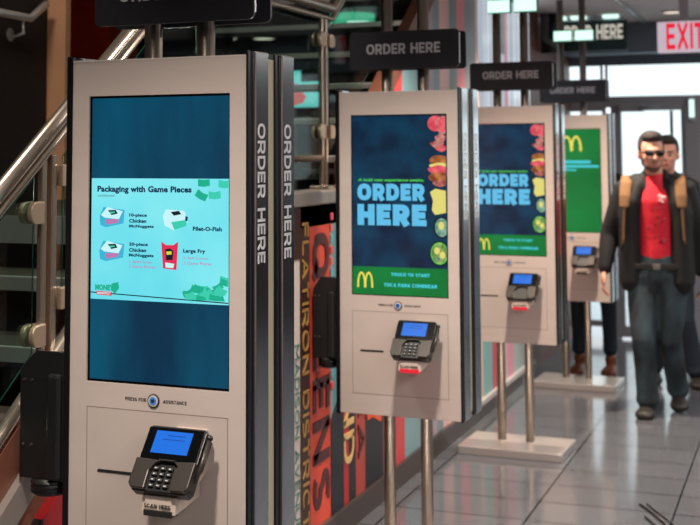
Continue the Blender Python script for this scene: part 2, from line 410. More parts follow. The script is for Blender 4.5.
# lettered wall: coloured stripes under the stringer, full height further on
def top_at(y):
    if y < LAND_Y0: return LAND_Z + (y - LAND_Y0) * RISE / RUN - .19
    if y < LAND_Y1 + .02: return LAND_Z - .005
    return min(CEIL, LAND_Z + .03 + (y - LAND_Y1) * RISE / RUN)
stripes = [ (1.6, 2.3, (60, 20, 20)), (2.3, 2.715, (40, 96, 100)), (2.715, 2.75, (28, 22, 24)), (2.75, 2.98, (150, 16, 24)), (2.98, 3.3, (40, 26, 26)), (3.3, 3.6, (190, 70, 50)),
 (3.6, 3.9, (35, 30, 34)), (3.9, 4.15, (150, 50, 40)), (4.15, 4.40, (46, 24, 26)), (4.40, 4.47, (196, 184, 178)), (4.47, 4.575, (52, 28, 24)),
 (4.575, 4.80, (196, 66, 46)), (4.80, 4.83, (120, 150, 160)), (4.83, 4.93, (78, 132, 142)), (4.93, 5.01, (176, 34, 32)), (5.01, 5.10, (34, 28, 32)), (5.10, 5.22, (166, 62, 52)),
 (5.22, 5.47, (26, 26, 34)), (5.47, 5.56, (104, 74, 78)), (5.56, 5.80, (196, 66, 70)), (5.80, 6.06, (120, 156, 164)), (6.06, 6.22, (44, 48, 56)), (6.22, 6.36, (168, 150, 160)),
 (6.36, 6.48, (120, 142, 150)), (6.48, 6.68, (222, 178, 172)), (6.68, 6.84, (120, 138, 142)), (6.84, 7.02, (224, 130, 140)), (7.02, 7.28, (140, 150, 156)), (7.28, 7.36, (230, 190, 170)),
 (7.36, 7.6, (120, 176, 180)), (7.6, 7.72, (190, 80, 90)), (7.72, 8.0, (206, 180, 184)), (8.0, 8.2, (206, 140, 158)), (8.2, 8.8, (168, 184, 188))]
mb = MB()
for y0, y1, c in stripes:
    ys = [y0] + [k for k in (LAND_Y0, LAND_Y1) if y0 < k < y1] + [y1]
    for p, q in zip(ys, ys[1:]):
        zt0, zt1 = top_at(p + 1e-4), top_at(q - 1e-4)
        if zt0 < .15: zt0 = .15
        mb.prism([(p, 0), (q, 0), (q, zt1), (p, zt0)], WX - .04, WX, stripe_mat(c), 'yz')
mb.box(WX - .04, WX + .004, 4.38, 4.472, 1.19, 1.394, stripe_mat((46, 24, 26)))
mb.prism([(4.80, .1), (4.945, .1), (4.945, .62), (4.80, .5)], WX - .03, WX + .003, stripe_mat((24, 26, 36)), 'yz')
random.seed(3)
for k in range(16):      # pink and teal check column beside the orange band
    z = .62 + k * .047
    mb.box(WX - .03, WX + .0035, 4.80, 4.832, z, z + .03, stripe_mat([(206, 70, 84), (90, 160, 172), (190, 110, 100)][k % 3]))
wl = struct(mb.build('wall_left'))
def wall_text(txt, col, ytop_edge, h, ztop, zbot, tk=.16):
    """reads downwards; letter tops towards +y"""
    mb = MB(); block_text(mb, txt, stripe_mat(col), (WX + .001, ytop_edge, ztop), (0, 0, -1), (0, 1, 0), ztop - zbot, h, tk, .003, .16)
    o = mb.build('lettering', wl); return o
wall_text('MADISON AVENUE', (70, 116, 104), 4.415, .042, .86, .14, .1)
wall_text('FLATIRON DISTRICT', (158, 122, 66), 4.495, .062, 1.33, .13, .12)
wall_text('QUEENS', (70, 24, 26), 4.60, .18, 1.28, .17, .2)
wall_text('ISLAND', (214, 178, 118), 4.945, .125, 1.06, .27)
wall_text('BROADWAY', (222, 84, 50), 5.245, .19, 1.45, .36)
wall_text('CHELSEA', (70, 26, 30), 5.125, .075, 1.3, .26)
wall_text('BRONX', (226, 190, 180), 5.60, .16, 1.5, .30)
wall_text('HARLEM G', (214, 222, 224), 5.85, .17, 1.8, .42)
# brown panel wall and its black bracketed board beyond the lettering
struct(MB().box(WX - .14, WX - .02, 8.8, FARY, 0, CEIL, M['brownwall']).build('wall_brown'))
struct(MB().box(WX, WX + .018, 2.2, 6.9, 0, .105, M['base']).build('baseboard_left'))
struct(MB().box(WX, WX + .018, 6.9, 8.8, 0, .075, M['base']).box(WX, WX + .022, 6.9, 8.8, .075, .105, M['basewhite']).build('baseboard_left_pale'))
# added glowing panel that supplies the bright area high on the wall
mm = emit_noise('glow_pale', (165, 180, 196), (232, 236, 242), 2.0, (1, 7, .25), .82)
mu = tag(MB().box(WX + .001, WX + .03, 7.34, 8.72, 1.45, CEIL - .04, mm).box(WX, WX + .034, 7.92, 8.0, 1.9, CEIL - .04, emit('glow_pink', (190, 130, 140), .9)).box(WX, WX + .033, 7.80, 7.92, 2.25, CEIL - .04, emit('glow_grey', (110, 124, 130), .9)).build('glow_panel'),
   'tall pale glowing panel added for the bright wall area behind the third kiosk', 'added glow')

# entrance wall: header, transom, glazed doors
W0, W1 = -2.02, 4.6
mb = MB()
mb.box(-7, 4.6, FARY, FARY + .06, 2.345, CEIL, M['farwall'])
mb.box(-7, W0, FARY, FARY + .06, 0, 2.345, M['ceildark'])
struct(mb.build('wall_far'))
struct(MB().box(W0, 4.6, FARY - .35, FARY, 2.42, CEIL, M['farwall']).build('trim_1'))
def glazing(n, x0, x1, z0, z1, t=.035, bottom=.05):
    fr = MB()
    fr.box(x0, x0 + t, FARY, FARY + .05, z0, z1, M['frame'], .004); fr.box(x1 - t, x1, FARY, FARY + .05, z0, z1, M['frame'], .004)
    fr.box(x0 + t, x1 - t, FARY, FARY + .05, z1 - t, z1, M['frame']); fr.box(x0 + t, x1 - t, FARY, FARY + .05, z0, z0 + bottom, M['frame'])
    o = struct(fr.build(n))
    MB().box(x0 + t, x1 - t, FARY + .02, FARY + .028, z0 + bottom, z1 - t, M['window_glass']).build('pane', o)
    return o
glazing('window_1', -1.60, .9, 2.05, 2.36, .02, .02)
glazing('window_2', .92, 1.92, 2.05, 2.36, .02, .02)
glazing('window_3', -2.0, -1.60, .1, 1.975, .03)
glazing('window_6', -2.0, -1.62, 2.05, 2.36, .02, .02)
struct(MB().box(W0, 1.92, FARY, FARY + .06, 1.975, 2.05, M['frame']).build('trim_2'))
d1 = glazing('door_1', -1.50, -.94, .02, 1.975, .03, .09)
d2 = glazing('door_2', -.82, .02, .02, 1.975, .05, .09)
struct(MB().box(-.94, -.82, FARY - .02, FARY + .06, 0, 1.975, M['frame'], .005).build('trim_3'))
struct(MB().box(-1.56, -1.50, FARY, FARY + .06, 0, 1.975, M['frame'], .005).build('trim_4'))
MB().box(-1.06, -1.035, FARY - .01, FARY + .03, .1, 1.94, M['glassedge']).build('mullion', d1)
mb = MB(); mb.box(-1.48, -1.27, FARY - .07, FARY, 1.935, 2.0, M['frame'], .006); mb.tube([(-1.30, FARY - .09, 1.97), (-1.12, FARY - .14, 1.975)], .012, M['frame'], 8)
mb.build('door_closer', d1)
MB().tube([(-.875, FARY - .05, 1.88), (-.875, FARY - .05, 2.03)], .022, M['lampglow'], 12).build('glow_sliver', struct(MB().box(-.9, -.85, FARY - .045, FARY - .02, 1.84, 2.06, M['frame'], .004).build('trim_5')))  # white sliver on the stile put in as a glowing tube, no lamp
for i, x in enumerate((.06, 1.0)):
    glazing('window_%d' % (4 + i), x, x + .9, 1.0, 1.975, .04)
struct(MB().box(.06, 1.92, FARY, FARY + .06, 0, 1.0, M['farwall']).build('wall_sill'))
struct(MB().box(1.92, 4.6, FARY - .05, FARY + .06, 0, 2.42, M['darkwall']).build('wall_far_right'))

# ------------------------------------------------------------------ staircase
st = root('staircase', (WX - .7, 3.0, 0), 'open riser staircase of dark treads with pale metal edges behind the nearest kiosk', 'staircase')
sx, sy = WX - .7, 3.0
def part_box(name, x0, x1, y0, y1, z0, z1, m, par, org, bev=0):
    return MB().box(x0 - org[0], x1 - org[0], y0 - org[1], y1 - org[1], z0, z1, m, bev).build(name, par)
XL, XR = -3.19, WX - .05
def tread(y, z, xl=None, th_=.042):
    xl = XL if xl is None else xl
    mb = MB()
    mb.box(xl - sx, XR - sx, y + .012 - sy, y + RUN + .02 - sy, z - th_, z, M['tread'], .003)
    mb.box(xl - sx, XR - sx, y - .004 - sy, y + .012 - sy, z - th_ - .002, z + .002, M['nosing'], .003)
    mb.build('tread', st)
for k in range(1, 8):
    z = k * RISE; tread(LAND_Y0 - (8 - k) * RUN, z)
mb = MB()
mb.box(XL - sx, WX + .0 - sx, LAND_Y0 - sy, LAND_Y1 - sy, LAND_Z - .09, LAND_Z, M['tread'])
mb.box(WX - .13 - sx, WX + .012 - sx, LAND_Y0 - sy, LAND_Y1 - sy, LAND_Z - .005, LAND_Z + .052, M['stringer'], .006)
mb.box(XL - sx, WX - sx, LAND_Y0 - .01 - sy, LAND_Y0 - sy, LAND_Z - .09, LAND_Z + .003, M['nosing'])
mb.build('landing', st)
XL2 = -3.10
for k in range(1, 9):
    tread(LAND_Y1 + .06 + (k - 1) * RUN, LAND_Z + k * RISE + .018, XL2, .024)
def sloped(name, y0, y1, zf, lo, hi, m, x0, x1, par, org):
    return MB().prism([(y0 - org[1], zf(y0) + lo), (y1 - org[1], zf(y1) + lo), (y1 - org[1], zf(y1) + hi), (y0 - org[1], zf(y0) + hi)], x0 - org[0], x1 - org[0], m, 'yz').build(name, par)
n1 = lambda y: LAND_Z + (y - LAND_Y0) * RISE / RUN
n2 = lambda y: LAND_Z + (y - LAND_Y1) * RISE / RUN
SL = 1.4
sloped('stringer', SL, LAND_Y0, n1, -.03, .09, M['stringbrown'], WX - .09, WX - .045, st, (sx, sy))
sloped('stringer', SL, LAND_Y0, n1, -.12, -.03, M['stringer'], WX - .09, WX - .022, st, (sx, sy))
sloped('stringer', SL, LAND_Y0, n1, -.195, -.12, M['stringbrown'], WX - .09, WX - .03, st, (sx, sy))
MB().tube([(WX - .06 - sx, SL - sy, n1(SL) + .122), (WX - .06 - sx, LAND_Y0 - .05 - sy, n1(LAND_Y0 - .05) + .122)], .019, M['warmsteel']).build('stringer_pipe', st)
sloped('stringer', LAND_Y1 + .0, 6.45, n2, (.03), .17, M['stringbrown'], WX - .05, WX + .01, st, (sx, sy))
sloped('stringer', LAND_Y1 + .1, 7.2, n2, -.14, .06, M['ceildark'], XL2 - .05, XL2, st, (sx, sy))

# glass railing along the open side
org = (WX, 3.0)
rl = root('stair_railing', (WX, 3.0, 0), 'brushed steel handrail with glass panels running up beside the staircase', 'railing')
SLOPE = .735; CY0, CY1, CZ = 3.634, 5.01, 2.250
zr = lambda y: 1.516 + (y - 2.638) * SLOPE    # handrail centre line
RX = -.07
def ry(y): return y - 3.0
MB().tube([(RX, ry(1.5), zr(1.5)), (RX, ry(CY0), CZ), (RX, ry(CY1), CZ), (RX, ry(7.3), CZ + 2.29 * SLOPE)], .022, M['warmsteel']).build('handrail', rl)
MB().tube([(RX, ry(1.5), zr(1.5) - .054), (RX, ry(CY0), CZ - .050), (RX, ry(CY1), CZ - .048), (RX, ry(7.3), CZ - .048 + 2.29 * SLOPE)], .012, M['warmsteel']).build('under_rail', rl)
def post(y, z0, z1):
    mb = MB()
    mb.box(RX - .008, RX + .008, ry(y) - .036, ry(y) - .012, z0, z1, M['warmsteel'], .003)
    mb.box(RX - .008, RX + .008, ry(y) + .012, ry(y) + .036, z0, z1, M['warmsteel'], .003)
    mb.box(RX - .012, RX - .004, ry(y) - .013, ry(y) + .013, z0, z1, M['stringbrown'])
    return mb.build('post', rl)
post(2.850, n1(2.850) + .0, zr(2.850) - .06)
post(4.91, LAND_Z + .052, CZ - .05)
MB().box(RX - .045, RX + .045, ry(4.91) - .06, ry(4.91) + .06, LAND_Z + .052, LAND_Z + .068, M['warmsteel'], .004).build('post_base', rl)
post(3.78, LAND_Z + .052, CZ - .05)
post(6.3, n2(6.3) + .12, CZ + (6.3 - CY1) * SLOPE - .05)
def clamp(y, z, side):
    """half round clamp gripping the glass, flat towards the post"""
    mb = MB(); ya = ry(y); P = [(ya + side * .036, z - .03), (ya + side * .036, z + .03), (ya, z + .03)]
    P += [(ya - side * .026 * math.sin(math.pi * q / 8), z + .03 * math.cos(math.pi * q / 8)) for q in range(1, 8)] + [(ya, z - .03)]
    mb.prism(P, RX + .007, RX + .022, M['clamp'], 'yz', .003); mb.prism(P, RX - .022, RX - .007, M['clamp'], 'yz', .003)
    mb.build('glass_clamp', rl)
clamp(2.772, 1.455, 1); clamp(2.785, 1.126, 1); clamp(2.925, 1.554, -1); clamp(2.925, 1.215, -1)
clamp(4.845, 2.10, 1); clamp(4.975, 2.10, -1); clamp(4.845, 1.70, 1); clamp(4.975, 1.70, -1)
def glass_panel(poly):
    o = MB().prism([(ry(y), z) for y, z in poly], RX - .006, RX + .006, M['glass'], 'yz').build('glass_panel', rl)
    for i in range(len(poly)):
        p, q = poly[i], poly[(i + 1) % len(poly)]
        MB().tube([(RX, ry(p[0]), p[1]), (RX, ry(q[0]), q[1])], .0015, M['glassedge'], 6).build('glass_edge', o)
glass_panel([(1.7, n1(1.7) + .2), (2.785, n1(2.785) + .2), (2.785, zr(2.785) - .075), (1.7, zr(1.7) - .075)])
glass_panel([(2.925, n1(2.925) + .2), (3.45, LAND_Z + .16), (3.72, LAND_Z + .1), (3.72, CZ - .09), (CY0, CZ - .09), (2.925, zr(2.925) - .12)])
glass_panel([(3.85, LAND_Z + .10), (4.85, LAND_Z + .10), (4.85, 2.17), (3.85, 2.17)])
glass_panel([(4.97, n2(4.97) + .22), (6.2, n2(6.2) + .22), (6.2, CZ + 1.19 * SLOPE - .09), (5.01, 2.17), (4.97, 2.16)])
MB().tube([(RX, ry(3.8), 1.585), (RX, ry(4.88), 1.585)], .015, M['warmsteel']).build('lower_rail', rl)

# wall-mounted handrail on the dark wall
wr = root('wall_handrail', (-3.26, 4.0, 2.2), 'slim steel handrail bracketed to the dark brown wall at upper left', 'handrail')
MB().tube([(0, -1.2, .05), (0, .60, .02), (0, .72, .10)], .019, M['railbright'], 12).build('rail', wr)
mb = MB(); mb.tube([(0, .55, .01), (0, .55, -.05), (-.035, .52, -.07)], .007, M['railbright'], 8); mb.disc((-.036, .50, -.06), .03, .008, M['steel'], 'x'); mb.build('bracket', wr)

# things seen through the stair
for (u, lab) in (((-4.879, 10.112), 'left one of the two ceiling downlights seen above the nearest kiosk'), ((-4.786, 10.262), 'right one of the two ceiling downlights seen above the nearest kiosk'),
                 ((-.908, 9.526), 'round recessed ceiling downlight above the exit sign')):
    t = root('downlight', (u[0] - (.12 if u[0] == -4.879 else 0), u[1], CEIL), lab, 'ceiling light', 0, 'recessed ceiling downlights')
    if u[0] == -4.786: t.location.x += .1
    MB().disc((0, 0, -.004), .10 if u[0] < -2 else .075, .008, M['downlight'], 'z').build('diffuser', t)
    mb = MB(); n = 24; R1 = .10 if u[0] < -2 else .075
    for k in range(n):
        p, q = 2 * math.pi * k / n, 2 * math.pi * (k + 1) / n
        mb.prism([(R1 * math.cos(p), R1 * math.sin(p)), ((R1 + .02) * math.cos(p), (R1 + .02) * math.sin(p)), ((R1 + .02) * math.cos(q), (R1 + .02) * math.sin(q)), (R1 * math.cos(q), R1 * math.sin(q))], -.014, 0, M['ceiling'], 'xy')
    mb.build('trim_ring', t)
t = root('pendant_lamp', (-3.0, 8.1, 2.56), 'wide pale green ceiling lamp beyond the stair rail corner', 'ceiling light')
MB().disc((0, 0, 0), .16, .06, M['lampgreen'], 'z').disc((.06, -.05, -.035), .08, .014, M['lampglow'], 'z').build('shade', t)
MB().tube([(0, 0, .03), (0, 0, .11)], .01, M['frame'], 8).build('rod', t)
t = root('menu_screen', (-3.75, 9.0, 2.0), 'small lit menu screen in cyan and red seen through the stair', 'screen', -.0)
MB().box(-.14, .20, 0, .05, -.045, .27, M['blackpl'], .004).build('housing', t)
mb = MB(); mb.box(-.13, .19, -.004, 0, -.035, .17, M['menucyan']); mb.box(-.13, -.03, -.004, 0, .17, .26, M['menucyan'])
mb.prism([(-.13, -.03), (-.01, 0), (.02, .05), (-.03, .10), (-.11, .19), (-.13, .19)], -.007, -.003, M['menured'], 'xz'); mb.build('display', t)
MB().tube([(.03, .03, .27), (.03, .03, CEIL - 2.0)], .012, M['frame'], 8).build('hanger', t)
# counter with shelves in the dark room beyond
t = root('back_shelf', (-4.6, 9.6, 0), 'grey shelf unit in the dark room seen between the stair treads', 'shelf')
for z in (.5, .95, 1.42, 1.85): MB().box(-1.2, 1.3, 0, .3, z, z + .035, M['shelf']).build('shelf_board', t)
for x in (-1.2, -.35, .5, 1.27): MB().box(x, x + .03, 0, .3, 0, 2.0, M['shelf']).build('upright', t)

# ------------------------------------------------------------------ ceiling-hung signs
t = root('exit_sign', (-.76, 8.6, 2.28), 'red EXIT sign on a pale lit panel hanging at top right', 'sign')
MB().box(-.17, .19, 0, .045, 0, .215, M['exitface'], .006).build('panel', t)
mb = MB(); block_text(mb, 'EXIT', M['exitred'], (-.108, -.001, .022), (1, 0, 0), (0, 0, 1), .252, .180, .18, .004, .12); mb.build('lettering', t)
MB().box(-.02, .04, .0, .045, .215, CEIL - 2.28, M['frame']).build('mount', t)
t = root('hanging_sign', (-1.5, 9.6, 2.38), 'dark green ORDER HERE board hanging from ceiling behind the farthest kiosk', 'sign')
MB().box(-.40, .23, 0, .06, .01, .25, M['greenboard'], .005).build('board', t)
word_parts('lettering', t, 'ORDER HERE', M['boardtxt'], (-.32, -.001, .10), (1, 0, 0), (0, 0, 1), .52, .115, .2, .004)
for x in (-.36, -.2, .05): MB().box(x, x + .12, -.05, .02, .262, .288, M['lampglow'], .004).build('spotlight', t)
MB().box(-.38, .2, .02, .05, .22, CEIL - 2.38, M['frame']).build('mount', t)
t = root('hanging_board', (-1.86, 9.3, 2.36), 'black board with a grey angled bracket beside the hanging green board', 'board')
MB().box(-.03, .13, 0, .05, 0, CEIL - 2.36, M['bezel'], .004).build('board', t)
MB().prism([(-.01, .30), (.035, .30), (.035, .12), (.11, .06), (.11, .02), (-.01, .10)], -.012, 0, M['shelf'], 'xz').build('bracket', t)
tag(MB().box(-1.21, -1.175, 5.0, 10.2, CEIL - .02, CEIL, M['railbright']).build('ceiling_track'), 'thin pale track running along the ceiling towards the doors', 'ceiling track')

t = root('strands', (-.62, 5.55, 0), 'thin dark wire lying on the floor tiles at bottom right corner', 'strands')  # thin rods stand in for unclear dark marks on the tiles
MB().tube([(-.13, .20, .006), (-.085, .13, .006), (-.03, .02, .006), (.06, -.16, .006)], .006, M['blackpl'], 8).tube([(-.10, .22, .006), (-.05, .12, .006), (.0, .03, .006), (.09, -.14, .006)], .004, M['blackpl'], 8).tube([(-.085, .02, .006), (-.03, -.09, .006), (.02, -.2, .006)], .005, M['blackpl'], 8).build('strand', t)

# ------------------------------------------------------------------ kiosks
def arches(mb, x, z, w, h, y, m, th=.19):
    n = 14
    for s in (-1, 1):
        cxx = x + s * w / 4
        ro, ri = w / 4 + w * th / 4, w / 4 - w * th / 2.6
        for k in range(n):
            p, q = math.pi * k / n, math.pi * (k + 1) / n
            f1 = lambda r, hh, t_: (cxx + r * math.cos(t_), z + hh * math.sin(t_) ** .8)
            P = [f1(ro, h, p), f1(ro, h, q), f1(ri, h * .86, q), f1(ri, h * .86, p)]
            mb.quad([(P[0][0], y, P[0][1]), (P[3][0], y, P[3][1]), (P[2][0], y, P[2][1]), (P[1][0], y, P[1][1])], m)
def plate(mb, x0, x1, z0, z1, y, m): mb.box(x0, x1, y, y + .0006, z0, z1, m)

YF = -.13                 # front face of the front unit (local)
SX0, SX1, SZ0, SZ1 = -.2, .1985, 1.0485, 1.757
def unit(par, name, yf, yb, sgn):
    """one half of the double kiosk; sgn +1 faces the camera, -1 faces away"""
    T = Matrix.Identity(4) if sgn > 0 else Matrix.Translation((0, yf + yb, 0)) @ Matrix.Rotation(math.pi, 4, 'Z')
    xl, xr = -.270, .254
    mb = MB()
    zb0, zt0 = .582, 1.849
    mb.box(-.252, .246, yf + (.006 if sgn > 0 else 0), yb - (0 if sgn > 0 else .006), zb0, zt0, M['casing'])
    for a0, a1 in ((xl, -.252), (.246, xr)):
        mb.box(a0, a1, yf + .036, yb, zb0 - .004, zt0 + .014, M['casing'], .003)
    c = mb.build(name, par)
    mb = MB()
    for a0, a1, s_ in ((xl, -.252, 1), (.246, xr, -1)):
        q0, q1 = (a0, a1) if s_ > 0 else (a0, a1 - .002)
        mb.box(q0, q1, yf - .002, yf + .012, zb0 - .004, zt0 + .014, M['rim'], .002)
        mb.box(q0 + .002, q1 - .002, yf + .012, yf + .036, zb0, zt0 + .010, M['slot'])
        mb.box(q0, q1, yf + .022, yf + .030, zb0 - .004, zt0 + .012, M['rim'], .002)
    mb.build('side_trim', c)
    # face plate with a recess for the screen
    mb = MB()
    x0, x1, z0, z1 = -.252, .246, .584, 1.852
    sx0, sx1, s0, s1 = SX0 - .003, SX1 + .003, SZ0 - .003, SZ1 + .003
    y0, y1 = yf, yf + .008
    for q in ((x0, sx0, z0, z1), (sx1, x1, z0, z1), (sx0, sx1, s1, z1), (sx0, sx1, z0, s0)):
        mb.box(q[0], q[1], y0, y1, q[2], q[3], M['panel'], T=T)
    mb.box(x0, x1, y0 - .0008, y0 + .002, z1 - .004, z1, M['whiteplate'], T=T)
    mb.build('face_panel', c)
    mb = MB()          # thin line around the service door
    ix0, ix1, iz0, iz1 = -.2, .1985, .662, .985
    for q in ((ix0, ix1, iz1 - .0018, iz1), (ix0, ix1, iz0, iz0 + .0018), (ix0, ix0 + .0018, iz0, iz1), (ix1 - .0018, ix1, iz0, iz1)):
        mb.box(q[0], q[1], y0 - .0006, y0 + .001, q[2], q[3], M['groove'], T=T)
    mb.box(ix0 + .0018, ix1 - .0018, y0 - .0004, y0 + .001, iz0 + .0018, iz1 - .0018, M['inset'], T=T)
    mb.build('service_door', c)
    # side lettering
    word_parts('side_lettering', c, 'ORDER HERE', M['sidetxt'], (xr + .0002, yf + .048, 1.686), (0, 0, -1), (0, 1, 0), .340, .038, .15, .0008)
    return c

def slide_art(par, y):
    mb = MB()
    X0, X1, Z1, Z0 = SX0 + .006, SX1 - .0005, 1.552, 1.250
    W, Hh = X1 - X0, Z1 - Z0
    U = lambda px: X0 + (px - 42) / 518 * W
    V = lambda py: Z1 - (py - 32) / 453 * Hh
    plate(mb, X0, X1, Z0, Z1, y, M['slide'])
    mb.build('slide', par)
    mb = MB(); yt = y - .0004
    def tx(s, x0, x1, ya, yb_, m, b=.02):
        mb = MB(); text_geo(mb, s, m, (U(x0), yt, V(yb_)), (1, 0, 0), (0, 0, 1), U(x1) - U(x0), V(ya) - V(yb_), b * 1.0 + .005, .0003, 1.05); mb.build('slide_text', par)
    tx('Packaging with Game Pieces', 65, 425, 60, 90, M['s_navy'], .04)
    tx('continued', 67, 132, 92, 101, M['s_grey'])
    tx('10-piece', 190, 258, 162, 178, M['s_navy'], .04); tx('Chicken', 190, 256, 183, 197, M['s_navy'], .04); tx('McNuggets', 190, 284, 204, 218, M['s_navy'], .04)
    tx('Filet-O-Fish', 430, 536, 206, 222, M['s_navy'], .04)
    tx('20-piece', 190, 262, 270, 286, M['s_navy'], .04); tx('Chicken', 190, 256, 291, 305, M['s_navy'], .04); tx('McNuggets', 190, 284, 311, 326, M['s_navy'], .04)
    tx('2, Bell Corner', 190, 280, 336, 348, M['s_pink'], .0); tx('2 Game Pieces', 190, 290, 353, 364, M['s_pink'], .0)
    tx('Large Fry', 395, 476, 288, 306, M['s_navy'], .04)
    tx('2, Bell Corner', 395, 488, 316, 327, M['s_pink'], .0); tx('2 Game Pieces', 395, 500, 334, 345, M['s_pink'], .0)
    tx('MONEY', 60, 132, 430, 452, M['s_green'], .06)
    mb = MB()
    def poly(pts, m, dy=0): 
        P = [(U(p[0]), V(p[1])) for p in pts]
        mb.prism(P, yt - .0003 - dy, yt - dy, m, 'xz')
    for oy in (0, 127):
        poly([(75, 175 + oy), (90, 140 + oy), (172, 150 + oy), (168, 200 + oy), (100, 216 + oy), (78, 208 + oy)], M['s_box'])
        poly([(80, 170 + oy), (105, 140 + oy), (165, 155 + oy), (150, 185 + oy), (95, 180 + oy)], M['s_white'], .0003)
        poly([(98, 186 + oy), (150, 184 + oy), (148, 198 + oy), (104, 206 + oy)], M['s_pink'], .0005)
        poly([(108, 152 + oy), (138, 150 + oy), (146, 164 + oy), (122, 170 + oy)], M['s_black'], .0006)
        poly([(112, 158 + oy), (134, 156 + oy), (136, 161 + oy), (118, 165 + oy)], M['s_green2'], .0008)
    poly([(318, 170), (330, 145), (398, 150), (412, 190), (360, 222), (325, 205)], M['s_white'])
    poly([(350, 192), (408, 182), (405, 205), (362, 220)], M['s_green2'], .0003)
    poly([(348, 155), (378, 150), (388, 162), (360, 168)], M['s_black'], .0005)
    poly([(403, 168), (412, 172), (410, 188), (402, 185)], M['s_navy'], .0005)
    poly([(313, 264), (330, 276), (358, 276), (376, 263), (370, 366), (320, 362)], M['s_red'])
    poly([(328, 292), (346, 288), (358, 296), (356, 330), (332, 332)], M['s_black'], .0003)
    poly([(332, 300), (352, 298), (352, 310), (334, 312)], M['s_yellow'], .0005)
    poly([(328, 340), (362, 344), (358, 360), (330, 358)], M['s_white'], .0003)
    random.seed(11)
    def note(cx_, cy_, s, m, dy):
        an = random.uniform(-.6, .6); w, h = 24 * s, 15 * s
        P = [(cx_ + math.cos(an) * dx - math.sin(an) * dz, cy_ + math.sin(an) * dx + math.cos(an) * dz) for dx, dz in ((-w, -h), (0, -h * .7), (w, -h), (w, h), (0, h * 1.2), (-w, h))]
        P = [(min(559, max(43, p[0])), min(472, max(34, p[1]))) for p in P]
        poly(P, m, dy)
    for i, (x, y_) in enumerate([(470, 45), (545, 50), (462, 92), (510, 90)]): note(x, y_, .9, M['s_green2' if i % 2 else 's_green'], i * .0002)
    k = 0
    for i in range(26):
        x = random.uniform(405, 550); y_ = 468 - random.uniform(0, 1) * (18 + (x - 395) * .38)
        note(x, y_, .75, M['s_green' if i % 2 else 's_green2'], .0001 * i)
    poly([(42, 458), (560, 476), (560, 480), (42, 462)], M['s_black'], .0001)
    poly([(68, 454), (128, 456), (128, 470), (68, 468)], M['s_red'], .003)
    poly([(126, 425), (152, 418), (156, 440), (140, 462), (126, 450)], M['s_green'], .003)
    mb.build('slide_pictures', par)
    mb = MB(); text_geo(mb, 'MONOPOLY', M['s_white'], (U(72), yt - .0035, V(466)), (1, 0, 0), (0, 0, 1), U(124) - U(72), .006, .02, .0003)
    mb.build('slide_logo', par)

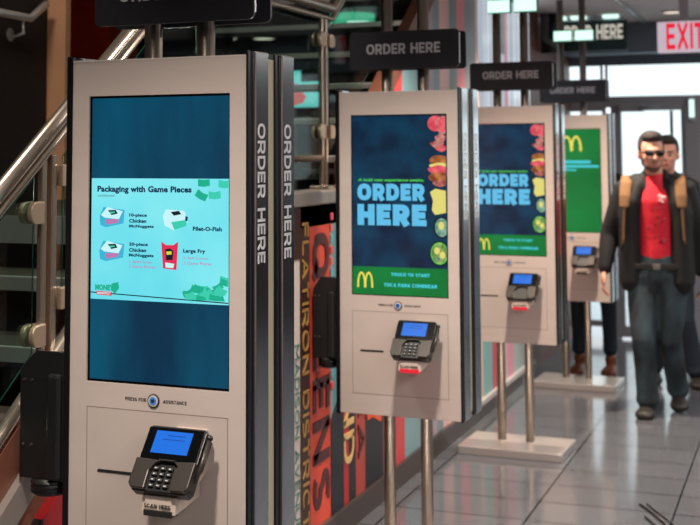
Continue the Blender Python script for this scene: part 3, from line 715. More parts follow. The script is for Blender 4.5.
def order_art(par, y, last):
    mb = MB()
    if last:
        plate(mb, SX0 + .002, SX1 - .002, SZ0 + .002, SZ1 - .002, y, M['g_green'])
    else:
        plate(mb, SX0 + .002, SX1 - .002, SZ0 + .002, SZ0 + .110, y, M['g_green'])
    mb.build('green_field', par)
    mb = MB(); yt = y - .0006
    if last:
        arches(mb, .0, 1.605, .13, .105, yt, M['g_yellow'])
        mb.box(-.13, .13, yt, yt + .0003, 1.520, 1.540, M['g_cyan']); mb.box(-.15, .185, yt, yt + .0003, 1.492, 1.508, M['g_cyan']); mb.box(-.15, .03, yt, yt + .0003, 1.470, 1.480, M['g_cyan'])
        mb.build('advert', par); return
    arches(mb, -.145, SZ0 + .028, .062, .062, yt, M['g_yellow'])
    mb.build('golden_arches', par)
    def tx(s, x0, x1, z0, z1, m, b=.05):
        mb = MB()
        if s.isupper(): block_text(mb, s, m, (x0, yt, z0), (1, 0, 0), (0, 0, 1), x1 - x0, z1 - z0, b, .0004, .09)
        else: text_geo(mb, s, m, (x0, yt, z0), (1, 0, 0), (0, 0, 1), x1 - x0, z1 - z0, b, .0004)
        mb.build('advert_text', par)
    tx('A bold new experience awaits.', -.172, .106, 1.492, 1.507, M['g_lime'], .03)
    tx('ORDER', -.176, .108, 1.420, 1.486, M['g_blue'], .28); tx('HERE', -.176, .114, 1.322, 1.405, M['g_blue'], .29)
    tx('TOUCH TO START', -.035, .125, 1.125, 1.138, M['g_cyan'], .26); tx('TOCA PARA COMENZAR', -.065, .155, 1.083, 1.097, M['g_cyan'], .26)
    mb = MB()
    def clipx(P): return [(min(x, SX1 - .003), z) for x, z in P]
    def blob(cx_, cz, rx, rz, m, dy=0, wob=0, n=22):
        P = [(cx_ + rx * (1 + wob * math.sin(3 * t_) ) * math.cos(t_), cz + rz * (1 + wob * math.cos(4 * t_)) * math.sin(t_)) for t_ in [2 * math.pi * k / n for k in range(n)]]
        P = clipx(P); Q = []
        for p in P:
            if not Q or (abs(p[0] - Q[-1][0]) + abs(p[1] - Q[-1][1])) > 1e-5: Q.append(p)
        mb.prism(Q, yt - .0003 - dy, yt - dy, m, 'xz')
    blob(.155, 1.722, .033, .031, M['f_red']); blob(.186, 1.716, .030, .036, M['f_meat'], .0004); blob(.186, 1.716, .024, .030, M['f_red'], .0006)
    blob(.175, 1.662, .022, .020, M['f_meat'], 0, .2); blob(.160, 1.640, .026, .014, M['f_meat'], .0003, .2); blob(.178, 1.625, .026, .012, M['f_red'], .0003, .15)
    blob(.168, 1.578, .040, .020, M['f_bun']); blob(.172, 1.556, .044, .012, M['f_cheese'], .0003, .1); blob(.166, 1.540, .044, .018, M['f_red'], .0005, .1); blob(.166, 1.512, .042, .020, M['f_bun'], .0008); blob(.172, 1.488, .030, .012, M['f_meat'], .001, .1)
    mb.prism(clipx([(.130, 1.455), (.152, 1.468), (.194, 1.460), (.194, 1.375), (.15, 1.366), (.136, 1.385), (.142, 1.42)]), yt - .0003, yt, M['f_cheese'], 'xz')
    blob(.176, 1.318, .034, .044, M['s_black']); blob(.176, 1.318, .027, .036, M['f_onion'], .0003); blob(.174, 1.325, .012, .016, M['f_cheese'], .0006)
    blob(.166, 1.218, .042, .050, M['s_black']); blob(.166, 1.218, .036, .043, M['g_lime'], .0003); blob(.166, 1.218, .033, .040, M['f_pickle'], .0005); blob(.156, 1.228, .012, .014, M['f_cheese'], .0008); blob(.178, 1.212, .012, .014, M['f_cheese'], .0008); blob(.160, 1.196, .009, .010, M['f_onion'], .0008)
    mb.build('food_pictures', par)

def kiosk(k, K, label):
    r = root('ordering_kiosk' , (K[0] + .2, K[1] + .13, 0), label, 'kiosk', -a, 'ordering kiosks in a row along the left wall')
    mb = MB(); mb.box(-.28, .284, -.225, .135, 0, .045, M['baseplate'], .006); mb.build('base_plate', r)
    for x in (-.093, .063): MB().tube([(x, 0, .045), (x, 0, CEIL)], .0235, M['steel'], 24).build('pole', r)
    c = unit(r, 'front_unit', YF, YF + .108, 1)
    c2 = unit(r, 'rear_unit', YF + .150, YF + .258, -1)
    MB().box(-.255, .2475, YF + .110, YF + .150, .60, 1.848, M['cream']).build('gasket', c)
    # screen
    mb = MB(); mb.box(SX0 - .002, SX1 + .002, YF + .004, YF + .010, SZ0 - .002, SZ1 + .002, M['bezel'])
    s = mb.build('touch_screen', c)
    MB().box(SX0 + .005 if k == 0 else SX0 + .002, SX1 - .001, YF + .0034, YF + .004, SZ0 + .004, SZ1 - .003, M['scr1'] if k == 0 else M['scr2']).build('display', s)
    if k == 0: slide_art(s, YF + .0024)
    else: order_art(s, YF + .0026, k == 3)
    # rear screen
    MB().box(-.2, .2, YF + .2585, YF + .2615, SZ0, SZ1, M['scr2']).build('touch_screen', c2)
    # printed line and lit button
    mb = MB(); bx = -.006
    block_text(mb, 'PRESS FOR', M['printing'], (-.088, YF - .0001, 1.0065), (1, 0, 0), (0, 0, 1), .060, .0085, .22, .0003)
    mb.build('printed_text', c); mb = MB()
    block_text(mb, 'ASSISTANCE', M['printing'], (.020, YF - .0001, 1.0065), (1, 0, 0), (0, 0, 1), .066, .0085, .22, .0003)
    mb.build('printed_text', c)
    mb = MB(); mb.disc((bx, YF - .001, 1.011), .0165, .004, M['printing'], 'y'); mb.disc((bx, YF - .002, 1.011), .0135, .005, M['whiteplate'], 'y'); mb.disc((bx, YF - .003, 1.011), .0095, .005, M['btnblue'], 'y'); mb.disc((bx, YF - .004, 1.011), .005, .005, M['printing'], 'y')
    mb.build('assistance_button', c)
    MB().box(-.166, -.068 if k else -.02, YF - .002, YF + .002, .827, .834, M['slot'], .0008).build('receipt_slot', c)
    # payment terminal
    tl = MB(); L, Wd, th = .160, .158, .030
    p0 = Vector((.086, YF - .132, .835)); p1 = Vector((.086, YF - .035, .962))
    zd = (p1 - p0).normalized(); xd = Vector((1, 0, 0)); yd = zd.cross(xd)     # yd points into the kiosk
    B = Matrix(((xd.x, yd.x, zd.x, p0.x), (xd.y, yd.y, zd.y, p0.y), (xd.z, yd.z, zd.z, p0.z), (0, 0, 0, 1)))
    tw = MB(); hw = Wd / 2
    B = B @ Matrix.Diagonal((1, 1, .91, 1)); L = .176
    tw.prism([(-hw * .9, 0), (hw * .9, 0), (hw, .012), (hw, L - .008), (hw - .008, L), (-hw + .008, L), (-hw, L - .008), (-hw, .012)], 0, th, M['blackpl'], 'xz', .003, T=B)
    term = tw.build('payment_terminal', c)
    mb = MB(); mb.prism([(-hw + .003, .082), (hw - .003, .082), (hw - .003, L - .006), (-hw + .003, L - .006)], -.004, .002, M['bezel'], 'xz', .002, T=B)
    mb.build('terminal_bezel', term)
    mb = MB(); mb.box(-.052, .046, -.0052, -.003, .100, .160, M['blue'], T=B)
    mb.box(-.02, .03, -.0056, -.005, .147, .149, M['bluetext'], T=B); mb.box(-.03, .03, -.0056, -.005, .136, .138, M['bluetext'], T=B); mb.build('terminal_screen', term)
    mb = MB()     # metallic lower housing with a scooped keypad
    mb.prism([(-hw, .014), (-hw * .9, .003), (-.034, .003), (-.036, .050), (-.026, .070), (-.012, .078), (-hw, .081)], -.012, .003, M['termgrey'], 'xz', .002, T=B)
    mb.prism([(.034, .003), (hw * .9, .003), (hw, .014), (hw, .081), (.022, .078), (.036, .066), (.030, .05)], -.012, .003, M['termgrey'], 'xz', .002, T=B)
    mb.prism([(-.013, .0785), (.022, .0785), (.026, .0815), (-.02, .0815)], -.012, .003, M['termgrey'], 'xz', T=B)
    mb.build('keypad_surround', term)
    for i in range(4):
        for j in range(3):
            mb = MB(); xk = -.022 + j * .019; zk = .060 - i * .015
            mb.box(xk - .007, xk + .007, -.006, .0, zk - .0045, zk + .0045, M['key'], .0015, T=B)
            mb.box(xk - .003, xk + .003, -.0064, -.006, zk - .0012, zk + .0012, M['keymark'], T=B)
            if k < 2: mb.build('key', term)
            else: mb.bm.free()
    mb = MB(); mb.tube([B @ Vector((hw + .008, .004, .035)), B @ Vector((hw + .008, .004, .150))], [.0035, .0055], M['termgrey'], 10); mb.ell(B @ Vector((hw + .008, .004, .155)), (.008, .008, .008), M['blackpl'])
    mb.tube([B @ Vector((hw - .004, .012, .04)), B @ Vector((hw + .004, .016, .075)), B @ Vector((hw + .006, .016, .15))], .006, M['termgrey'], 8)
    mb.build('stylus', term)
    # bracket and barcode scanner
    mb = MB()
    mb.prism([(YF + .001, .955), (YF - .010, .955), (YF - .100, .845), (YF - .095, .828), (YF - .085, .820), (YF + .001, .86)], .060, .146, M['termwhite'], 'yz', .003)
    mb.build('terminal_bracket', c)
    mb = MB(); mb.prism([(YF - .01, .832), (YF - .120, .822), (YF - .127, .784), (YF - .01, .798)], .038, .129, M['termwhite'], 'yz', .002)
    scn = mb.build('barcode_scanner', c)
    word_parts('scanner_label', scn, 'SCAN HERE', M['printing'], (.047, YF - .1268, .797), (1, 0, 0), (0, 0, 1), .070, .009, .2, .0006)
    mb = MB(); mb.box(.045, .122, YF - .1285, YF - .10, .778, .7925, M['slot'] if k in (0, 3) else M['redglow'], .002); mb.build('scanner_window', scn)
    # side holder for table markers
    xh = -.406 if k == 0 else -.372; mb = MB(); yh = YF + .004; zb_, zt_ = .790, 1.112
    kx_ = (-.272 - xh) / .14; X_ = lambda v: -.272 + (v + .272) * kx_
    mb.prism([(X_(-.412), zb_), (-.272, zb_), (-.272, zt_), (X_(-.360), zt_), (X_(-.375), zt_ - .012), (X_(-.412), zt_ - .050)], yh - .002, yh + .005, M['blackpl'], 'xz', .002)
    mb.box(X_(-.412), X_(-.408), yh, yh + .078, zb_ + .004, zt_ - .055, M['blackpl'], .001); mb.box(-.282, -.272, yh, yh + .078, zb_ + .004, zt_ - .05, M['blackpl'], .001)
    mb.box(X_(-.412), -.274, yh, yh + .078, zb_, zb_ + .006, M['blackpl'], .001)
    mb.box(X_(-.318), -.275, yh - .018, yh + .05, zb_ + .004, zt_ - .055, M['blackpl'], .008)
    hl = mb.build('side_holder', r)
    mb = MB(); xc = X_(-.335); mb.tube([(xc, yh + .034, zb_ - .040), (xc, yh + .034, zb_ - .034), (xc, yh + .034, zb_)], [.044 * kx_, .052 * kx_, .052 * kx_], M['blackpl'], 28)
    for q in (.010, .020, .030): mb.disc((xc, yh + .034, zb_ - q), .0535 * kx_, .0035, M['rim'], 'z')
    mb.build('holder_cup', hl)
    for z in (zb_ + .085, zt_ - .075):
        for x in (-.398, -.372): MB().disc((X_(x), yh - .003, z), .0035, .006, M['steel'], 'y', 10).build('rivet', hl)
    # signs on top
    for (y0, nm) in ((-.070, 1), (.0238, 0)):
        mb = MB(); mb.box(-.230, .236, y0, y0 + .010, 1.945, 2.098, M['sign'], .016, 4, axis=1)
        sg = mb.build('header_sign', r)
        if nm: MB().box(.2362, .2385, y0 + .001, y0 + .009, 1.962, 2.082, M['signedge']).build('edge_strip', sg)
        if nm:
            word_parts('sign_lettering', sg, 'ORDER HERE', M['signtxt'], (-.156, y0 - .0002, 2.006), (1, 0, 0), (0, 0, 1), .314, .042, .2, .001)
    # small lamps clipped to the poles under the ceiling
    for x in (-.128, .022):
        lp = MB().box(x, x + .132, -.06, -.026, 2.372, 2.448, M['blackpl'], .004).build('pole_lamp', r)
        MB().box(x + .004, x + .128, -.064, -.058, 2.377, 2.443, M['lampglow']).build('lamp_diffuser', lp)
        MB().box(x + .002, x + .130, -.0615, -.0575, 2.374, 2.446, M['lampgreen']).build('lamp_edge', lp)
    return r
KS = [(-1.697, 2.655), (-1.697, 4.565), (-1.697, 6.475), (-1.697, 8.385)]
LB = ['nearest ordering kiosk, its screen showing a pale packaging slide',
      'second ordering kiosk, slate ORDER HERE advert with green strip, left of the tile aisle',
      'third ordering kiosk on a visible white base plate, its slate advert partly hidden',
      'farthest ordering kiosk with an all green screen, beside the walking man']
for k in range(4): kiosk(k, KS[k], LB[k])

# ------------------------------------------------------------------ people
def V3(*p): return Vector(p)
def limb(t, pts, n=14, front=Vector((0, -1, 0))):
    """pts: (x,y,z,half_width,half_depth); lofted tube with rounded ends"""
    rings = []
    P = [Vector(p[:3]) for p in pts]
    def ring(c, d, w, dp):
        fr = front - d * front.dot(d)
        if fr.length < .2: fr = Vector((0, 0, 1)) - d * d.z
        fr.normalize(); sd = d.cross(fr).normalized()
        return [t.verts.new(c + sd * (w * math.cos(2 * math.pi * k / n)) + fr * (dp * math.sin(2 * math.pi * k / n))) for k in range(n)]
    dirs = []
    for i in range(len(P)):
        dd = (P[min(i + 1, len(P) - 1)] - P[max(i - 1, 0)]); dirs.append(dd.normalized())
    w0 = min(pts[0][3], pts[0][4]); w1 = min(pts[-1][3], pts[-1][4])
    for q, s in ((.95, .3), (.7, .72)): rings.append(ring(P[0] - dirs[0] * w0 * q * .9, dirs[0], pts[0][3] * s, pts[0][4] * s))
    for i in range(len(P)): rings.append(ring(P[i], dirs[i], pts[i][3], pts[i][4]))
    for q, s in ((.7, .72), (.95, .3)): rings.append(ring(P[-1] + dirs[-1] * w1 * q * .9, dirs[-1], pts[-1][3] * s, pts[-1][4] * s))
    for A, B in zip(rings, rings[1:]):
        for k in range(n): t.faces.new((A[k], A[(k + 1) % n], B[(k + 1) % n], B[k]))
    t.faces.new(list(reversed(rings[0]))); t.faces.new(rings[-1])
def ball(t, c, r, R=None):
    X = Matrix.Translation(c) @ (R or Matrix.Identity(4)) @ Matrix.Diagonal((*r, 1))
    bmesh.ops.create_uvsphere(t, u_segments=20, v_segments=12, radius=1, matrix=X)
def fuse(t, name, m, parent, voxel=.008, smooth=4, cut=None):
    bmesh.ops.recalc_face_normals(t, faces=t.faces)
    me = D.meshes.new(name); t.to_mesh(me); t.free()
    o = D.objects.new('tmp', me); C.objects.link(o)
    md = o.modifiers.new('r', 'REMESH'); md.mode = 'VOXEL'; md.voxel_size = voxel
    sm = o.modifiers.new('s', 'SMOOTH'); sm.iterations = smooth; sm.factor = .5
    dg = bpy.context.evaluated_depsgraph_get(); dg.update()
    m2 = D.meshes.new_from_object(o.evaluated_get(dg)); D.objects.remove(o); D.meshes.remove(me)
    m2.materials.clear(); m2.materials.append(m)
    for p in m2.polygons: p.use_smooth = True
    m2.name = name
    return link(name, m2, parent)

def head_geo(t, hc, R):
    """face towards local -y before R"""
    def b_(c, r): ball(t, hc + R @ Vector(c), r, R)
    b_((0, .012, .030), (.076, .094, .084)); b_((0, -.014, -.030), (.062, .072, .068)); b_((0, -.040, -.078), (.038, .038, .028))
    b_((0, -.030, -.055), (.052, .052, .042))
    b_((0, -.092, -.012), (.011, .014, .026)); b_((0, -.102, -.026), (.015, .014, .011)); b_((0, -.080, .022), (.050, .014, .010))
    b_((0, -.080, -.058), (.024, .012, .010))
    for s in (-1, 1): b_((s * .076, .010, -.006), (.010, .018, .030)); b_((s * .040, -.066, -.022), (.022, .020, .018))
def hand_geo(t, w, d, side, curl=.5):
    """w wrist, d direction of the fingers (down), relaxed, palm towards the thigh"""
    d = d.normalized(); fr = Vector((0, -1, 0)); fr = (fr - d * fr.dot(d)).normalized(); lt = d.cross(fr).normalized()
    pc = w + d * .045
    limb(t, [(*(w - d * .01), .018, .026), (*(w + d * .03), .016, .038), (*(w + d * .075), .015, .040)])
    inn = -lt if side * lt.x > 0 else lt
    for i, L in enumerate((.070, .080, .075, .058)):
        o = w + d * .080 + fr * (.030 - i * .020)
        a1 = o + d * L * .45 + inn * .006; a2 = a1 + d * L * .3 + inn * (.018 * curl * 2); a3 = a2 + d * L * .2 + inn * (.022 * curl * 2)
        limb(t, [(*(o - d * .015), .009, .009), (*a1, .0088, .0088), (*a2, .008, .008), (*a3, .007, .007)], 8)
    o = w + d * .030 + fr * .032
    limb(t, [(*(o - fr * .01), .012, .012), (*(o + d * .028 + fr * .018 + inn * .008), .011, .011), (*(o + d * .058 + fr * .020 + inn * .014), .009, .009)], 8)

def person(name, loc, rz, J, label, look, cloth):
    r = root(name, loc, label, 'person', rz)
    sk = look.get('skin', M['skin'])
    vx = look.get('voxel', .0075)
    hc = Vector(J['head']); R = Matrix.Rotation(look.get('turn', 0), 4, 'Z') @ Matrix.Rotation(look.get('nod', 0), 4, 'X')
    R3 = R.to_3x3()
    t = bmesh.new()
    head_geo(t, hc, R) if False else None
    hsx, hsz = look.get('hs', (1.0, 1.0)); R3 = R3 @ Matrix.Diagonal((hsx, 1, hsz))
    def hb(c, rr): ball(t, hc + R3 @ Vector(c), (rr[0] * hsx, rr[1], rr[2] * hsz), R)
    hb((0, .012, .030), (.076, .094, .084)); hb((0, -.014, -.030), (.062, .072, .068)); hb((0, -.040, -.078), (.038, .038, .028)); hb((0, -.030, -.055), (.052, .052, .042))
    hb((0, -.090, -.012), (.011, .016, .026)); hb((0, -.100, -.026), (.015, .014, .011)); hb((0, -.078, .022), (.050, .014, .010)); hb((0, -.078, -.058), (.024, .012, .010))
    for s in (-1, 1): hb((s * .078, .010, -.006), (.010, .018, .030)); hb((s * .040, -.064, -.022), (.022, .020, .018))
    nb = Vector(J['neck'])
    limb(t, [(*(nb - Vector((0, -.01, .05))), .06, .06), (*nb, .056, .058), (*(hc + Vector((0, .02, -.06))), .054, .058)])
    px, py, pz = J['pelvis']
    limb(t, [(px, py, pz - .04, .13, .09), (px, py, pz + .04, .14, .095), (px, py, pz + .18, .125, .085), ((px + nb.x) / 2, py, pz + .36, .145, .095), (nb.x, nb.y + .01, nb.z - .12, .15, .09), (nb.x, nb.y + .01, nb.z - .06, .10, .07)])
    for s in ('R', 'L'):
        sh, el, wr_ = (Vector(J[q + s]) for q in ('sh', 'el', 'wr'))
        limb(t, [(*(sh + (nb - sh) * .4), .05, .05), (*sh, .05, .05), (*((sh + el) / 2), .042, .044), (*el, .035, .035), (*((el + wr_) / 2), .033, .034), (*wr_, .022, .026)])
        hand_geo(t, wr_, wr_ - el, -1 if s == 'R' else 1)
        hp, kn, an = (Vector(J[q + s]) for q in ('hip', 'kn', 'an'))
        limb(t, [(*hp, .082, .085), (*((hp + kn) / 2), .068, .072), (*kn, .050, .055), (*((kn * 2 + an) / 3 + Vector((0, .015, 0))), .050, .055), (*an, .034, .038)])
        toe = Vector(J['toe' + s]); heel = an + Vector((0, .035, -.05))
        limb(t, [(*heel, .03, .03), (*((heel + toe) / 2), .036, .024), (*toe, .034, .016)], front=Vector((0, 0, 1)))
    body = fuse(t, 'body', sk, r, vx, 3)
    # hair
    t = bmesh.new()
    def hh(c, rr): ball(t, hc + R3 @ Vector(c), (rr[0] * hsx, rr[1], rr[2] * hsz), R)
    hh((0, .030, .054), (.081, .090, .078)); hh((0, -.020, .092), (.068, .070, .038)); hh((0, .062, .0), (.070, .052, .062))
    for s in (-1, 1): hh((s * .072, .012, .035), (.012, .035, .038))
    fuse(t, 'hair', M['hair'], body, .009, 2)
    if look.get('beard'):
        t = bmesh.new()
        hh((0, -.046, -.084), (.036, .036, .024)); hh((0, -.026, -.068), (.055, .050, .032))
        for s in (-1, 1): hh((s * .058, -.004, -.040), (.010, .030, .030))
        hh((0, -.086, -.046), (.030, .010, .006))
        fuse(t, 'beard', M['beard'], body, .008, 2)
        mb = MB(); mb.ell(hc + R3 @ Vector((0, -.088, -.061)), (.022, .008, .006), M['lips'], R); mb.build('lips', body)
    else:
        mb = MB(); mb.ell(hc + R3 @ Vector((0, -.088, -.058)), (.022, .008, .006), M['lips'], R); mb.build('lips', body)
    if look.get('glasses'):
        mb = MB()
        for s in (-1, 1):
            mb.ell(hc + R3 @ Vector((s * .034, -.092, .002)), (.028, .008, .020), M['lens'], R)
            mb.tube([hc + R3 @ Vector((s * .060, -.086, .010)), hc + R3 @ Vector((s * .080, -.03, .010)), hc + R3 @ Vector((s * .084, .02, .006))], .004, M['blackpl'], 8)
        mb.tube([hc + R3 @ Vector((-.060, -.092, .016)), hc + R3 @ Vector((0, -.100, .014)), hc + R3 @ Vector((.060, -.092, .016))], .0045, M['blackpl'], 8)
        mb.build('sunglasses', body)
    else:
        mb = MB()
        for s in (-1, 1): mb.ell(hc + R3 @ Vector((s * .032, -.080, .002)), (.012, .008, .007), M['termwhite'], R); mb.ell(hc + R3 @ Vector((s * .032, -.086, .002)), (.006, .004, .006), M['hair'], R); mb.ell(hc + R3 @ Vector((s * .033, -.088, .022)), (.020, .006, .005), M['hair'], R)
        mb.build('eyes', body)
    # trousers
    t = bmesh.new(); lw = cloth['legw']
    limb(t, [(px, py, pz - .03, .165, .12), (px, py, pz + .05, .160, .118), (px, py, pz + .10, .150, .11)])
    for s in ('R', 'L'):
        hp, kn, an = (Vector(J[q + s]) for q in ('hip', 'kn', 'an'))
        hem = an + (kn - an).normalized() * cloth['hem']
        limb(t, [(*(hp + Vector((0, 0, .04))), .098, .108), (*(hp * .6 + kn * .4), .100 * lw, .105), (*(hp * .25 + kn * .75), .090 * lw, .092), (*kn, .078 * lw, .085), (*((kn + an) / 2 + Vector((0, .01, 0))), .072 * lw, .082), (*(hem + (kn - an).normalized() * .04), .070 * lw, .078), (*hem, .077 * lw, .088)])
    fuse(t, 'trousers', cloth['tm'], body, .010, 3)
    # shoes
    for s in ('R', 'L'):
        an = Vector(J['an' + s]); toe = Vector(J['toe' + s]); t = bmesh.new()
        dirn = Vector((toe.x - an.x, toe.y - an.y, 0)).normalized()
        heel = an + Vector((0, .03, -.055)) ; 
        limb(t, [(*heel, .042, .034), (*(heel * .6 + toe * .4), .048, .040), (*(heel * .2 + toe * .8), .060, .034), (*(toe), .052, .026)], front=Vector((0, 0, 1)))
        limb(t, [(*(heel + Vector((0, 0, .01))), .038, .036), (*(an + Vector((0, 0, .015))), .042, .048)])
        sh = fuse(t, 'shoe', cloth['shoe'], body, .007, 2)
        mb = MB(); n = (toe - heel)
        t2 = bmesh.new(); limb(t2, [(*(heel - Vector((0, 0, .026))), .036, .010), (*(heel * .5 + toe * .5 - Vector((0, 0, .018))), .040, .010), (*(toe - Vector((0, 0, .014))), .044, .010)], front=Vector((0, 0, 1)))
        mb._take(t2, M['sole'], None, True); mb.build('sole', sh) if False else mb.build('shoe_sole', body)
    # shirt
    t = bmesh.new()
    limb(t, [(px, py, pz + .08, .135, .112), (px, py, pz + .20, .130, .110), ((px + nb.x) / 2, py, pz + .36, .135, .122), (nb.x, nb.y, nb.z - .13, .135, .118), (nb.x, nb.y - .005, nb.z - .04, .088, .080), (nb.x, nb.y - .005, nb.z - .005, .066, .066)])
    sh = fuse(t, 'shirt', cloth['shirt'], body, .009, 3)
    # jacket
    t = bmesh.new(); op = cloth['open']; hz = cloth['hemz']
    for s, q in ((-1, 'R'), (1, 'L')):
        xx = lambda v: v + s * (op + .075)
        limb(t, [(xx(px) , py - .01, hz, .080, .125), (xx(px), py - .01, pz + .2, .074, .125), (xx((px + nb.x) / 2), py - .012, pz + .36, .078, .130), (nb.x + s * (op + .058), nb.y - .015, nb.z - .14, .076, .118), (nb.x + s * (op * .6 + .050), nb.y - .005, nb.z - .045, .05, .085)])
        S_, E_, W_ = (Vector(J[k_ + q]) for k_ in ('sh', 'el', 'wr'))
        limb(t, [(*(S_ + (nb - S_) * .5 + Vector((0, 0, .005))), .066, .060), (*S_, .072, .072), (*((S_ + E_) / 2), .066, .070), (*E_, .060, .062), (*((E_ + W_) / 2), .054, .056), (*(W_ + (E_ - W_) * .06), .044, .047)])
        limb(t, [(nb.x + s * .052, nb.y - .065, nb.z - .07, .024, .016), (nb.x + s * .066, nb.y - .03, nb.z - .005, .022, .028), (nb.x + s * .058, nb.y + .03, nb.z + .03, .02, .03)])
    limb(t, [(px, py + .065, hz, .15, .06), (px, py + .06, pz + .2, .15, .07), (nb.x, nb.y + .06, nb.z - .16, .17, .075), (nb.x, nb.y + .05, nb.z - .03, .10, .06)])
    limb(t, [(nb.x - .05, nb.y + .05, nb.z + .03, .022, .022), (nb.x, nb.y + .066, nb.z + .034, .024, .024), (nb.x + .05, nb.y + .05, nb.z + .03, .022, .022)])
    if op < .03: limb(t, [(px, py - .02, hz, .12, .11), (px, py - .02, pz + .3, .12, .115), (nb.x, nb.y - .01, nb.z - .12, .10, .10)])
    fuse(t, 'jacket', cloth['jm'], body, .009, 3)
    return r, body, sh

# walking man: x to picture right, y negative towards the camera
ML = (-.875, 7.76, 0)
J = dict(head=(-.015, -.04, 1.588), neck=(0, -.01, 1.440), pelvis=(.0, 0, .86),
  shR=(-.185, 0, 1.365), elR=(-.285, .03, 1.085), wrR=(-.315, -.04, .865),
  shL=(.180, 0, 1.365), elL=(.260, .04, 1.085), wrL=(.270, .05, .85),
  hipR=(-.085, 0, .80), knR=(-.085, -.09, .46), anR=(-.070, -.06, .09), toeR=(-.090, -.215, .022),
  hipL=(.085, 0, .80), knL=(.065, -.01, .46), anL=(.105, .20, .12), toeL=(.115, .05, .028))
man, body, shirt = person('person', ML, .08, J,
  'person in sunglasses walking forward, open black jacket over red shirt and dark jeans',
  dict(vneck=True, beard=True, glasses=True, turn=.25, nod=.0, hs=(.96, 1.10)), dict(legw=.95, hem=-.0, tm=M['jeans'], shoe=M['shoe'], shirt=M['redshirt'], jm=M['jacket'], open=.075, hemz=.80))
mb = MB()
mb.box(-.15, .15, -.128, -.118, .885, .918, M['belt'], .003); mb.box(-.02, .025, -.132, -.126, .884, .919, M['buckle'], .003)
mb.build('belt', body)
mb = MB(); random.seed(5)
for px_, pz_, s_ in ((.045, 1.315, .017), (.030, 1.330, .011), (.060, 1.322, .011), (.050, 1.295, .010), (.030, 1.302, .009)):
    mb.ell((px_, -.128, pz_), (s_, .006, s_), M['shirtlogo'], None, 10)
mb.build('shirt_emblem', body); mb = MB()
for i in range(12):
    x = random.uniform(-.035, .055); z = random.uniform(1.02, 1.27)
    mb.tube([(x - .014, -.126, z - .012), (x, -.131, z + .004), (x + .02, -.127, z + .014)], .0028, M['shirtdark'], 6)
mb.build('shirt_print', body)
# backpack worn by the man
bpk = root('backpack', (ML[0], ML[1] + .02, 1.1), 'tan backpack straps over the walking man\'s black jacket', 'backpack', .08)
t = bmesh.new(); limb(t, [(0, .20, -.16, .13, .07), (0, .21, 0, .14, .08), (0, .20, .17, .12, .07)]); fuse(t, 'bag', M['strap'], bpk, .012, 4)
for s in (-1, 1):
    t = bmesh.new(); x = s * .150 - (.022 if s < 0 else 0)
    limb(t, [(x * .75, .14, .20, .030, .010), (x * .92, .08, .325, .034, .011), (x, -.02, .345, .036, .012), (x, -.105, .305, .037, .012), (x * 1.04, -.150, .23, .037, .012), (x * 1.06, -.165, .165, .032, .011)], n=12)
    fuse(t, 'shoulder_strap', M['strap'], bpk, .006, 2)
    t = bmesh.new(); limb(t, [(x * 1.06, -.168, .17, .010, .006), (x * 1.12, -.165, -.04, .009, .005), (x * 1.3, -.02, -.14, .009, .005), (x * .9, .12, -.16, .009, .005)], n=8); fuse(t, 'webbing', M['strap'], bpk, .004, 1)

# person just behind him
J2 = dict(head=(.035, -.02, 1.575), neck=(.02, 0, 1.42), pelvis=(.02, 0, .86),
  shR=(-.185, 0, 1.35), elR=(-.24, .03, 1.08), wrR=(-.24, -.02, .84),
  shL=(.185, 0, 1.35), elL=(.25, .03, 1.07), wrL=(.20, -.10, .84),
  hipR=(-.085, 0, .80), knR=(-.08, .0, .46), anR=(-.09, .12, .10), toeR=(-.09, -.02, .022),
  hipL=(.09, 0, .80), knL=(.12, -.04, .46), anL=(.19, .04, .09), toeL=(.20, -.12, .022))
person('person', (-.925, 8.68, 0), .08, J2, 'dark-haired person in dark clothing half hidden behind the man in sunglasses',
  dict(turn=-.1, voxel=.010, hs=(.96, 1.08)), dict(legw=.9, hem=.02, tm=M['navytrouser'], shoe=M['shoe'], shirt=M['jacket'], jm=M['jacket'], open=.02, hemz=.78))
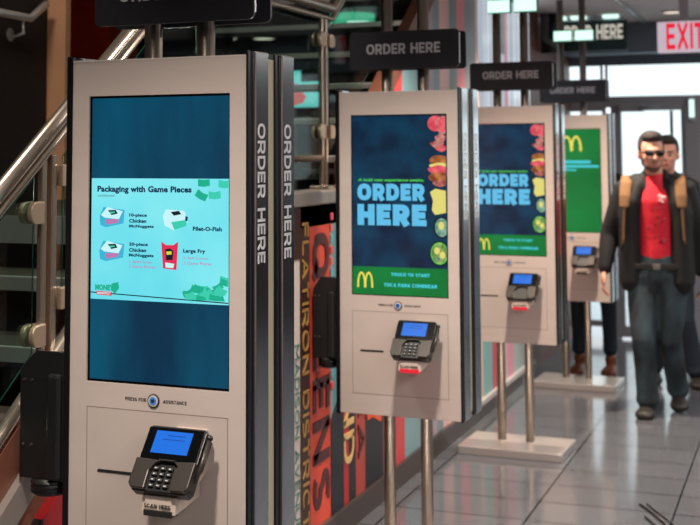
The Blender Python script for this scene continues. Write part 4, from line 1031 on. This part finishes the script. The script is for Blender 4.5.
# person using the back of the farthest kiosk: faces the camera, mostly hidden
J3 = dict(head=(.0, -.03, 1.60), neck=(0, 0, 1.45), pelvis=(.0, .02, .88),
  shR=(-.19, 0, 1.38), elR=(-.23, .0, 1.10), wrR=(-.17, -.12, .98),
  shL=(.20, 0, 1.38), elL=(.23, .0, 1.10), wrL=(.17, -.12, .98),
  hipR=(-.09, .02, .82), knR=(-.105, .0, .47), anR=(-.108, .04, .095), toeR=(-.112, -.12, .022),
  hipL=(.09, .02, .82), knL=(.115, .0, .47), anL=(.115, .04, .095), toeL=(.118, -.12, .022))
person('person', (-1.47, 8.95, 0), .0, J3, 'person in slim navy trousers and brown shoes hidden behind the farthest kiosk',
  dict(voxel=.010), dict(legw=.72, hem=.08, tm=M['navytrouser'], shoe=M['brownshoe'], shirt=M['jacket'], jm=M['jacket'], open=.03, hemz=.80))

# ------------------------------------------------------------------ light
w = D.worlds.new('world'); bpy.context.scene.world = w; w.use_nodes = True
w.node_tree.nodes['Background'].inputs[0].default_value = (.90, .96, 1, 1)
w.node_tree.nodes['Background'].inputs[1].default_value = 1.6
def area(loc, sx_, sy_, power, col=(1, .86, .72), rot=(0, 0, 0)):
    l = D.lights.new('fill_light', 'AREA'); l.shape = 'RECTANGLE'; l.size = sx_; l.size_y = sy_; l.energy = power; l.color = col
    o = D.objects.new('lamp', l); C.objects.link(o); o.location = loc; o.rotation_euler = rot; return o
for k, (x, y) in enumerate(KS):
    l = D.lights.new('downlight_cone', 'SPOT'); l.energy = (285, 325, 370, 410)[k]; l.color = ((1, .88, .77), (1, .88, .76), (1, .84, .68), (1, .82, .64))[k]
    l.spot_size = math.radians(117); l.spot_blend = 1; l.shadow_soft_size = .07
    o = D.objects.new('downlight_cone', l); C.objects.link(o); o.location = (x + .46, y - .95, CEIL - .03)
for y in (-1.5, 1.0, 3.5, 6.0, 8.5):
    area((1.3, y, CEIL - .02), 1.2, .8, 58, (1, .95, .90))  # broad area lights added for ambient fill, without fixtures
area((-2.6, 2.2, 4.3), .8, .8, 75, (1, .9, .8))  # unseen fill light added to brighten the stair and its walls
area((-4.6, 8.6, CEIL - .03), .5, .5, 10, (1, .95, .9))

vs = bpy.context.scene.view_settings
bpy.context.scene.display_settings.display_device = 'sRGB'
vs.view_transform = 'Standard'; vs.look = 'None'; vs.gamma = 1; vs.exposure = 0; vs.use_curve_mapping = False
